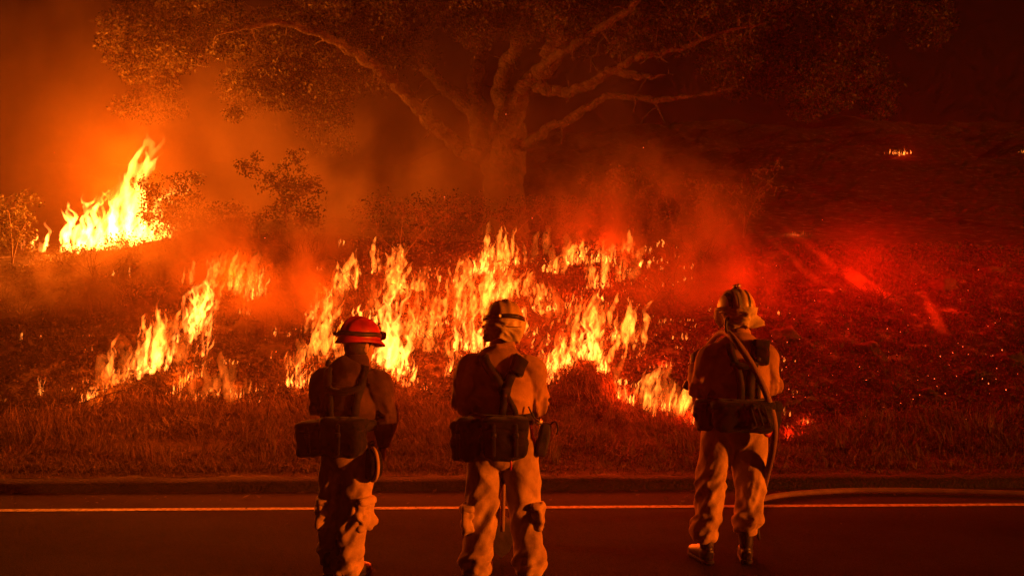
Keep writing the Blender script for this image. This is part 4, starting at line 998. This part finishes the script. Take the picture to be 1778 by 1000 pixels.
def firefighter(label, org, J, head, hel, shirt, yaw=0.0, twist=0.0, seed=0.0, scale_w=1.0, bootyaw=(8, -8), hems=(.09, .09), gl=None, shroud_kw=None, hel_kw={}, puff=(1, 1)):
    o = empty('person', (*org, 0)); tag(o, label, 'person')
    sd = (math.cos(math.radians(twist)), math.sin(math.radians(twist)), 0); W = scale_w
    hc = J['pelvis']
    legs = []
    for s, key in ((-1, 'L'), (1, 'R')):
        h, kn, an = (np.array(J[q + key]) for q in ('hip', 'knee', 'ankle')); i = 0 if s < 0 else 1
        path = np.array([[*(h + [0, 0, .06]), .100 * W, .118], [*h, .114 * W, .125], [*(h * .5 + kn * .5 + [0, .005, 0]), .110 * W, .112], [*(kn + [0, .01, .06]), .100 * W, .098], [*kn, .099 * W, .096],
                         [*(kn * .5 + an * .5 + [0, -.012, 0]), .094 * W, .092], [an[0], an[1] - .012, hems[i] + .08, .092 * W * puff[i], .090 * puff[i]], [an[0], an[1] - .006, hems[i] + .02, .092 * W * puff[i], .088 * puff[i]], [an[0], an[1], hems[i] - .015, .084 * W * puff[i], .082 * puff[i]]])
        legs.append((path, dict(side=sd, nseg=56, n=130, disp=folds(seed + s * 3.1, .046, knee=kn[2] - .02, hem=hems[i]))))
    pz = hc[2]; wx = J['waist']
    pel = np.array([[wx[0], wx[1], wx[2] + .06, .150 * W, .115], [wx[0], wx[1], wx[2], .160 * W, .122], [hc[0], hc[1], pz + .07, .185 * W, .135], [hc[0], hc[1] - .01, pz - .02, .190 * W, .142], [hc[0], hc[1] - .008, pz - .10, .14 * W, .12], [hc[0], hc[1], pz - .16, .06 * W, .07]])
    legs.append((pel, dict(side=sd, nseg=56, n=60, disp=folds(seed + 9, .022))))
    tr = loftset('trousers', legs, m_pants, o, .0075, 0)
    # shirt
    c, nk = np.array(J['chest']), np.array(J['neck']); up = []
    tor = np.array([[wx[0], wx[1], wx[2] - .07, .160 * W, .122], [wx[0], wx[1], wx[2] - .01, .172 * W, .13], [wx[0] * .8 + c[0] * .2, wx[1], wx[2] + .06, .196 * W, .152], [wx[0] * .4 + c[0] * .6, (wx[1] + c[1]) / 2, wx[2] * .4 + c[2] * .6, .205 * W, .155],
                    [c[0], c[1], c[2] + .01, .208 * W, .145], [c[0] * .6 + nk[0] * .4, c[1], c[2] * .35 + nk[2] * .65, .160 * W, .115], [nk[0], nk[1], nk[2] - .015, .095, .088], [nk[0], nk[1] + .005, nk[2] + .02, .078, .080], [nk[0], nk[1] + .008, nk[2] + .04, .070, .072]])
    up.append((tor, dict(side=sd, nseg=72, n=120, disp=folds(seed + 21, .044, up=True, base=.65, knee=wx[2] + .1))))
    for key in 'LR':
        s_, e_, w_ = (np.array(J[q + key]) for q in ('shoulder', 'elbow', 'wrist')); inn = nk + (s_ - nk) * .22; inn[2] = nk[2] - .075; mid = nk + (s_ - nk) * .66; mid[2] = nk[2] - .095; s2 = s_ + (e_ - s_) * .16
        arm = np.array([[*inn, .062, .075], [*mid, .074, .092], [*s2, .080, .090], [*(s_ * .42 + e_ * .58), .076, .080], [*(e_ + (s_ - e_) * .12), .070, .074], [*e_, .070, .070], [*(e_ * .55 + w_ * .45), .061, .061], [*(e_ * .12 + w_ * .88), .050, .050], [*w_, .044, .044]])
        up.append((arm, dict(side=sd, nseg=44, n=100, disp=folds(seed + (5 if key == 'L' else 13), 0.038, elbow=.6))))
    sh = loftset('shirt', up, shirt, o, .0075, 0)
    V, F = rings(np.array([[nk[0], nk[1], nk[2] - .02, .095, .092], [nk[0], nk[1] + .004, nk[2] + .01, .088, .086], [nk[0], nk[1] + .010, nk[2] + .05, .080, .080], [nk[0], nk[1] + .010, nk[2] + .052, .072, .072], [nk[0], nk[1] + .004, nk[2] + .0, .07, .07]]), side=sd, nseg=40, n=30, disp=lambda V, t, th: .005 * pn(V * 20))
    mesh_obj('collar', V, F, shirt, sh)
    # body under the clothes: one continuous surface
    hm = TR(*head[:1], rz=head[1], rx=head[2], ry=head[3])
    g = Geo()
    for v, f in head_parts(hm): g.add(v, f)
    hp = np.array(head[0])
    g.add(*rings(np.array([[*(nk - [0, 0, .08]), .07, .07], [*nk, .056, .06], [*(nk * .4 + hp * .6 + [0, 0, -.05]), .053, .058], [*(hp + [0, -.01, -.03]), .05, .06]]), side=sd, nseg=24, n=20))
    t2 = tor.copy(); t2[:, 3:] *= .80; g.add(*rings(t2[:7], side=sd, nseg=32, n=40)); p2 = pel.copy(); p2[:, 3:] *= .78; g.add(*rings(p2, side=sd, nseg=32, n=24))
    for pth, _ in legs[:2]:
        q = pth.copy(); q[:, 3:] *= .66; g.add(*rings(q, side=sd, nseg=24, n=40))
    for pth, _ in up[1:]:
        q = pth.copy(); q[:, 3:] *= .66; g.add(*rings(q, side=sd, nseg=24, n=40))
    body = g.build('body', m_skin, o); remesh(body, .011, 2)
    for s in (-1, 1):
        V, F = soft_box(.024, .024, .024, k=2, n=6); mesh_obj('eye', xf(V, hm @ Matrix.Translation((s * .032, .080, .0))), F, m_eye, body)
    hv_, hf_ = rings(np.array([(0, -.03, -.085, .045, .05), (0, -.022, -.06, .066, .078), (0, -.016, -.01, .080, .094), (0, -.012, .04, .082, .100), (0, -.012, .08, .07, .085)]), side=(1, 0, 0), nseg=32, n=30, disp=lambda V, t, th: .004 * pn(V * 40))
    mesh_obj('hair', xf(hv_, hm), hf_, m_hair, o)
    for i, key in enumerate('LR'):
        boot(key, J['ankle' + key], bootyaw[i], o)
    for gk in (gl or []): glove('glove', *gk, m_glove, o) if not isinstance(gk, dict) else glove('glove', mat=m_glove, parent=o, **gk)
    HM = hm @ Matrix.Translation((0, -.006, .045)) @ Matrix.Rotation(math.radians(-4), 4, 'X')
    helmet(HM, hel, o, **hel_kw)
    if shroud_kw is not None: shroud(HM, m_shroud, o, **shroud_kw)
    return o, sh, tr

def oval(cx, cyy, z, rx, ry, rot=0, n=48, tilt=0.0):
    a = np.linspace(0, 2 * math.pi, n, endpoint=False); c, s = math.cos(math.radians(rot)), math.sin(math.radians(rot)); x, y = rx * np.cos(a), ry * np.sin(a)
    return np.stack([cx + x * c - y * s, cyy + x * s + y * c, z + tilt * x + 0 * a], 1)

def cargo(loc, size, rz, tr, seed):
    V, F = soft_box(*size, k=3.2, n=12, noise=.045, seed=seed); pk = mesh_obj('cargo_pocket', xf(V, TR(loc, rz=rz)), F, m_pants, tr)
    V, F = soft_box(size[0] * 1.06, size[1] * 1.04, size[2] * .26, k=5, n=7, noise=.012, seed=seed + 2); mesh_obj('pocket_flap', xf(V, TR(loc, rz=rz) @ Matrix.Translation((0, 0, size[2] * .42))), F, m_pants, pk)

# --- the firefighter in the middle
OM = ((870 - CX) / FPX * 6.27, 6.27)
JM = dict(pelvis=(.015, 0, .88), waist=(.008, .005, 1.04), chest=(.0, .01, 1.30), neck=(.008, .035, 1.455), hipL=(-.088, 0, .84), hipR=(.116, 0, .84), kneeL=(-.118, .03, .48), kneeR=(.150, .03, .48), ankleL=(-.158, .0, .08), ankleR=(.180, .0, .08),
          shoulderL=(-.190, .01, 1.375), shoulderR=(.196, .01, 1.375), elbowL=(-.245, .02, 1.115), elbowR=(.228, .02, 1.11), wristL=(-.13, .24, 1.10), wristR=(.11, .25, 1.06))
per, sh, tr = firefighter('middle firefighter in plain yellow helmet and cloth neck shroud, dark pouches at the waist', OM, JM, ((.012, .06, 1.585), 18, -2, 4), m_hel_y, m_shirt, seed=2.0, hems=(.075, .075), bootyaw=(18, -16), puff=(1.06, 1.1),
                          gl=[dict(wrist=(-.13, .24, 1.10), d=(.6, .75, -.1), palm_n=(.6, -.5, -.5), curl=60, mirror=-1), dict(wrist=(.11, .25, 1.06), d=(-.55, .8, .1), palm_n=(-.6, -.4, .5), curl=62, mirror=1)],
                          shroud_kw=dict(seed=1.2, length=.135), hel_kw=dict(goggles=True, lamp=False, brim=.006, back=-.004))
def seams(tr, sh, J, hips):
    b2 = [bvh_of(sh)]
    c = J['chest']; strap(b2, [(c[0] - .15, c[2] + .045), (c[0], c[2] + .03), (c[0] + .15, c[2] + .045)], .008, .003, 'yoke_seam', sh.data.materials[0], sh, n=24, lift=-.002)
seams(tr, sh, JM, .2)
cargo((-.212, -.015, .40), (.075, .15, .17), 8, tr, 1.0); cargo((.232, -.015, .42), (.075, .15, .16), -8, tr, 4.0)
bv = [bvh_of(sh), bvh_of(tr)]
web = empty('harness'); web.parent = per
ring_band(oval(.006, .0, 1.035, .192, .165), .075, .016, m_web, 'belt', web)
strap(bv, [(.105, 1.425), (.085, 1.36), (.045, 1.27), (.028, 1.20)], .062, .014, 'shoulder_strap', m_web, web)
strap(bv, [(-.105, 1.425), (-.075, 1.36), (-.01, 1.27), (.02, 1.20)], .058, .013, 'shoulder_strap', m_web, web, lift=.004)
strap(bv, [(.024, 1.225), (.016, 1.14), (.006, 1.05)], .046, .012, 'back_strap', m_web, web, lift=.010)
strap(bv, [(.03, 1.21), (.07, 1.13), (.10, 1.05)], .034, .010, 'back_strap', m_web, web, lift=.006)
strap(bv, [(.115, 1.40), (.098, 1.35), (.088, 1.31)], .085, .030, 'shoulder_pad', m_pack, web, lift=.012)
pouch('pouch', (.025, -.215, .935), (.27, .14, .25), m_pack, per, seed=1, noise=.03, straps=2)
pouch('pouch', (-.215, -.135, .915), (.145, .16, .27), m_pack, per, rz=-32, seed=5, noise=.035, k=3.6)
rd = pouch('radio', (.262, -.045, .905), (.075, .07, .215), m_black, per, ry=12, rz=12, seed=8, noise=.006, flap=False, straps=0)
V, F = tube([(.30, -.05, .99), (.335, -.07, 1.02), (.355, -.08, .985), (.345, -.075, .94)], .006, 8, 16); mesh_obj('antenna', V, F, m_black, rd)
V, F = tube([(.25, -.07, 1.0), (.23, -.12, 1.03), (.20, -.15, 1.06), (.17, -.13, 1.12)], .005, 6, 16); mesh_obj('cable', V, F, m_black, rd)
V, F = soft_box(.05, .02, .03, k=5, n=4); mesh_obj('clip', xf(V, TR((.235, -.1, 1.02), rz=20)), F, m_metal, rd)
V, F = tube([(.06, -.27, .83), (.063, -.275, .79), (.06, -.27, .755)], .006, 6, 8); mesh_obj('drawstring', V, F, m_hel_r, per)

# --- the firefighter on the right with the hose
OR = ((1262 - CX) / FPX * 6.73, 6.73)
JR = dict(pelvis=(.055, 0, .93), waist=(.065, .0, 1.08), chest=(.075, .0, 1.36), neck=(.085, .03, 1.51), hipL=(-.045, 0, .89), hipR=(.150, 0, .88), kneeL=(-.105, .03, .50), kneeR=(.165, .04, .50), ankleL=(-.148, .02, .09), ankleR=(.135, .03, .09),
          shoulderL=(-.105, .01, 1.43), shoulderR=(.262, .01, 1.43), elbowL=(-.185, -.01, 1.15), elbowR=(.300, .04, 1.18), wristL=(-.185, .20, 1.30), wristR=(.10, .28, 1.20))
per, sh, tr = firefighter('firefighter in a striped yellow helmet carrying a pale hose over the shoulder', OR, JR, ((.072, .055, 1.655), 12, 0, 2), m_hel_y, m_shirt, seed=6.3, hems=(.165, .215), bootyaw=(14, -10), puff=(1.0, .96),
                          gl=[dict(wrist=(-.185, .20, 1.30), d=(.05, .35, .85), palm_n=(.9, .3, -.1), curl=55, mirror=-1), dict(wrist=(.10, .28, 1.20), d=(-.9, .35, .25), palm_n=(-.3, -.4, .8), curl=60, mirror=1)],
                          shroud_kw=dict(seed=4.4, length=.135, flare=-28), hel_kw=dict(goggles=False, stripes=True, lamp=True, brim=.006, back=-.004))
bv = [bvh_of(sh), bvh_of(tr)]
web = empty('harness'); web.parent = per
ring_band(oval(.062, .0, 1.075, .198, .168), .085, .016, m_web, 'belt', web)
strap(bv, [(.165, 1.475), (.16, 1.40), (.135, 1.30), (.12, 1.20), (.118, 1.10)], .058, .014, 'shoulder_strap', m_web, web)
strap(bv, [(.0, 1.475), (.01, 1.40), (.045, 1.30), (.06, 1.20), (.058, 1.10)], .05, .014, 'shoulder_strap', m_web, web)
strap(bv, [(.165, 1.29), (.175, 1.2), (.178, 1.10)], .03, .010, 'back_strap', m_web, web)
strap(bv, [(-.0, 1.345), (.07, 1.335), (.15, 1.345)], .04, .014, 'cross_strap', m_web, web, lift=.010)
seams(tr, sh, JR, .2)
pd = pouch('shoulder_pouch', (.205, -.128, 1.425), (.105, .05, .165), m_pack, per, rz=10, seed=9, noise=.02, straps=0, k=4)
V, F = soft_box(.035, .03, .03, k=4, n=5); mesh_obj('buckle', xf(V, TR((.17, -.165, 1.38))), F, m_black, pd)
pk = pouch('waist_pack', (.060, -.20, 1.010), (.40, .17, .195), m_pack, per, seed=11, noise=.03, straps=0, k=5)
V, F = soft_box(.17, .07, .155, k=4, n=9, noise=.03, seed=3); fp = mesh_obj('front_pocket', xf(V, TR((.155, -.275, 1.015), rz=6)), F, m_pack, pk)
for i in range(3):
    V, F = soft_box(.014, .01, .12, k=6, n=4); mesh_obj('webbing_loop', xf(V, TR((.105 + i * .045, -.315, 1.02), ry=-18)), F, m_refl if i == 9 else m_web, pk)
pouch('pouch', (-.165, -.08, 1.0), (.10, .15, .20), m_pack, per, rz=-35, seed=13, noise=.03, straps=0)
pouch('pouch', (.285, -.05, .985), (.09, .14, .21), m_pack, per, rz=35, seed=14, noise=.03, straps=0)
V, F = soft_box(.05, .02, .06, k=3, n=6, noise=.02); mesh_obj('red_tag', xf(V, TR((.215, -.245, .915), rz=20, ry=25)), F, m_hel_r, per)
V, F = tube([(.005, -.04, 1.66), (-.022, -.075, 1.62), (-.02, -.08, 1.565), (.012, -.07, 1.545)], .011, 8, 18); mesh_obj('ear_cup_strap', V, F, m_black, per)
V, F = tube([(.055, -.285, 1.1), (.065, -.30, 1.02), (.06, -.29, .955)], .006, 6, 10); mesh_obj('drawstring', V, F, m_web, per)
V, F = soft_box(.02, .012, .09, k=4, n=5); mesh_obj('boot_pull', xf(V, TR((.205, -.03, .20), ry=-8)), F, m_boot, per)

# --- the firefighter on the left, half turned, in the red helmet
OL = ((605 - CX) / FPX * 6.36, 6.36)
JL = dict(pelvis=(.005, 0, .83), waist=(.0, .0, .985), chest=(.0, .01, 1.215), neck=(.042, .03, 1.365), hipL=(-.070, .02, .80), hipR=(.078, -.02, .80), kneeL=(-.095, .05, .45), kneeR=(.045, -.02, .45), ankleL=(-.118, .06, .08), ankleR=(.0, -.03, .08),
          shoulderL=(-.165, .04, 1.275), shoulderR=(.188, -.03, 1.28), elbowL=(-.20, .10, 1.07), elbowR=(.242, -.01, 1.03), wristL=(-.06, .26, 1.08), wristR=(.212, .05, .84))
per, sh, tr = firefighter('firefighter in a red hard hat and shade-darkened shirt, bulky black pack on hip', OL, JL, ((.062, .055, 1.474), -42, -3, -4), m_hel_r, m_shirt_shade, twist=-14, seed=9.1, hems=(.10, .055), bootyaw=(-6, -32), puff=(.92, 1.06), scale_w=.93,
                          gl=[dict(wrist=(-.06, .26, 1.08), d=(.8, .5, .0), palm_n=(.3, -.7, -.5), curl=55, mirror=-1), dict(wrist=(.212, .05, .84), d=(-.08, .15, -1), palm_n=(-.9, .2, .05), curl=38, mirror=1)],
                          hel_kw=dict(goggles=True, brim=.009, front=.036, back=.006))
cargo((.115, -.05, .42), (.09, .16, .20), -30, tr, 6.0); cargo((-.165, .03, .41), (.085, .15, .18), 10, tr, 2.0)
bv = [bvh_of(sh), bvh_of(tr)]
web = empty('harness'); web.parent = per
ring_band(oval(.0, .0, .985, .182, .16, rot=-14), .07, .016, m_web, 'belt', web)
strap(bv, [(-.115, 1.335), (-.11, 1.27), (-.095, 1.15), (-.085, 1.0)], .055, .014, 'shoulder_strap', m_web, web)
strap(bv, [(.115, 1.345), (.105, 1.27), (.075, 1.15), (.06, 1.0)], .055, .014, 'shoulder_strap', m_web, web)
strap(bv, [(-.11, 1.22), (-.02, 1.20), (.09, 1.215)], .04, .012, 'cross_strap', m_web, web, lift=.010)
seams(tr, sh, JL, .2)
V, F = soft_box(.03, .03, .05, k=3, n=5); mesh_obj('strap_clip', xf(V, TR((-.125, -.03, 1.375), ry=20)), F, m_black, web)
pouch('pouch', (.0, -.20, .925), (.27, .15, .24), m_pack, per, rz=-14, seed=21, noise=.03, straps=1)
pouch('hip_pack', (-.190, -.075, .905), (.20, .19, .215), m_pack, per, rz=-22, ry=-7, seed=23, noise=.018, k=9, straps=1)
V, F = rings(np.array([(-.04, 0, 0, .10, .10), (-.035, 0, 0, .115, .115), (0, 0, 0, .122, .122), (.035, 0, 0, .115, .115), (.042, 0, 0, .09, .09)]) * np.array([1, 1, 1, .82, .82]), side=(0, 1, 0), nseg=30, n=20)
cn = mesh_obj('canteen', xf(V, TR((.165, -.10, .745), rz=28)), F, m_pack, per)
th_ = np.linspace(0, 2 * math.pi, 36, endpoint=False)
V, F = tube(np.stack([0 * th_ + .0, .102 * np.cos(th_), .102 * np.sin(th_)], 1)[list(range(36)) + [0]], .013, 8, 72); mesh_obj('rim', xf(V, TR((.165, -.10, .745), rz=28)), F, m_pants, cn)
V, F = soft_box(.03, .03, .05, k=4, n=5); mesh_obj('cap', xf(V, TR((.165, -.10, .865))), F, m_black, cn)

# --- hose over the shoulder, down to the road and away to the right
zr = lambda x, y: float(0.028)
hp = [P(1214, 628, 7.16), P(1222, 612, 7.12), P(1240, 588, 6.98), P(1257, 576, 6.80), P(1274, 588, 6.58), P(1300, 624, 6.50), P(1322, 664, 6.47), P(1338, 706, 6.47), P(1345, 742, 6.50), P(1342, 780, 6.56), P(1334, 815, 6.68), P(1325, 850, 6.92), P(1310, 884, 7.4)]
gr = [(1296, 888, .05), (1310, 872, .03), (1345, 861, .028), (1400, 855, .028), (1480, 851, .028), (1580, 851, .028), (1700, 854, .028), (1800, 857, .028), (2000, 862, .028), (2400, 870, .028)]
for px, py, z in gr:
    D = (EYE - z) * FPX / (py - CY); hp.append(np.array([(px - CX) / FPX * D, D, z]))
hp = np.array(hp); hose = empty('fire_hose', P(1310, 872, 8.3)); hose.location.z = 0
tag(hose, 'pale fire hose over the shoulder trailing along the road to the right', 'hose')
Q = catmull(hp, 260); V, F = rings(np.column_stack([Q, np.full(260, .0225), np.full(260, .0215)]), side=(.2, .4, .9), nseg=16, n=260, disp=lambda V, t, th: .0012 * pn(V * 9)); mesh_obj('hose_line', V, F, m_hose, hose)
d = hp[0] - hp[1]; d /= np.linalg.norm(d); n0 = hp[0]
noz = np.array([[*(n0 - d * .02), .028, .028], [*(n0 + d * .05), .030, .030], [*(n0 + d * .07), .022, .022], [*(n0 + d * .16), .020, .020], [*(n0 + d * .20), .030, .030], [*(n0 + d * .24), .032, .032]])
V, F = rings(noz, side=(0, 1, 0), nseg=16, n=24); nz = mesh_obj('nozzle', V, F, m_black, hose)
c0 = Q[205]; t0 = Q[208] - Q[202]; t0 /= np.linalg.norm(t0)
place(hose)

# --- shovel standing in front of the middle firefighter
foot_ = np.array([(871 - CX) / FPX * 6.80, 6.80, .0]); topp = np.array([OM[0] + .03, OM[1] + .36, 1.16])
shv = empty('shovel', tuple(foot_)); tag(shv, 'long-handled hand tool standing on the road between the legs of the middle firefighter', 'shovel')
u = (topp - foot_) / np.linalg.norm(topp - foot_)
V, F = rings(np.array([[*(foot_ + u * .20), .015, .015], [*(foot_ + u * .6), .014, .014], [*topp, .015, .015]]), nseg=10, n=16); mesh_obj('handle', V, F, m_wood, shv)
B = [(-.02, .30, .006), (-.075, .25, .0), (-.08, .12, .012), (-.055, .05, .016), (0, .004, .018), (.055, .05, .016), (.08, .12, .012), (.075, .25, 0), (.02, .30, .006)]
V = [foot_ + np.array([x, yy, z]) for x, z, yy in B] + [foot_ + np.array([x * .98, yy + .005, z]) for x, z, yy in B]; k = len(B)
F = [tuple(range(k)), tuple(range(2 * k - 1, k - 1, -1))] + [(i, (i + 1) % k, k + (i + 1) % k, k + i) for i in range(k)]
mesh_obj('blade', np.array(V), F, m_metal, shv, smooth=False)
place(shv)
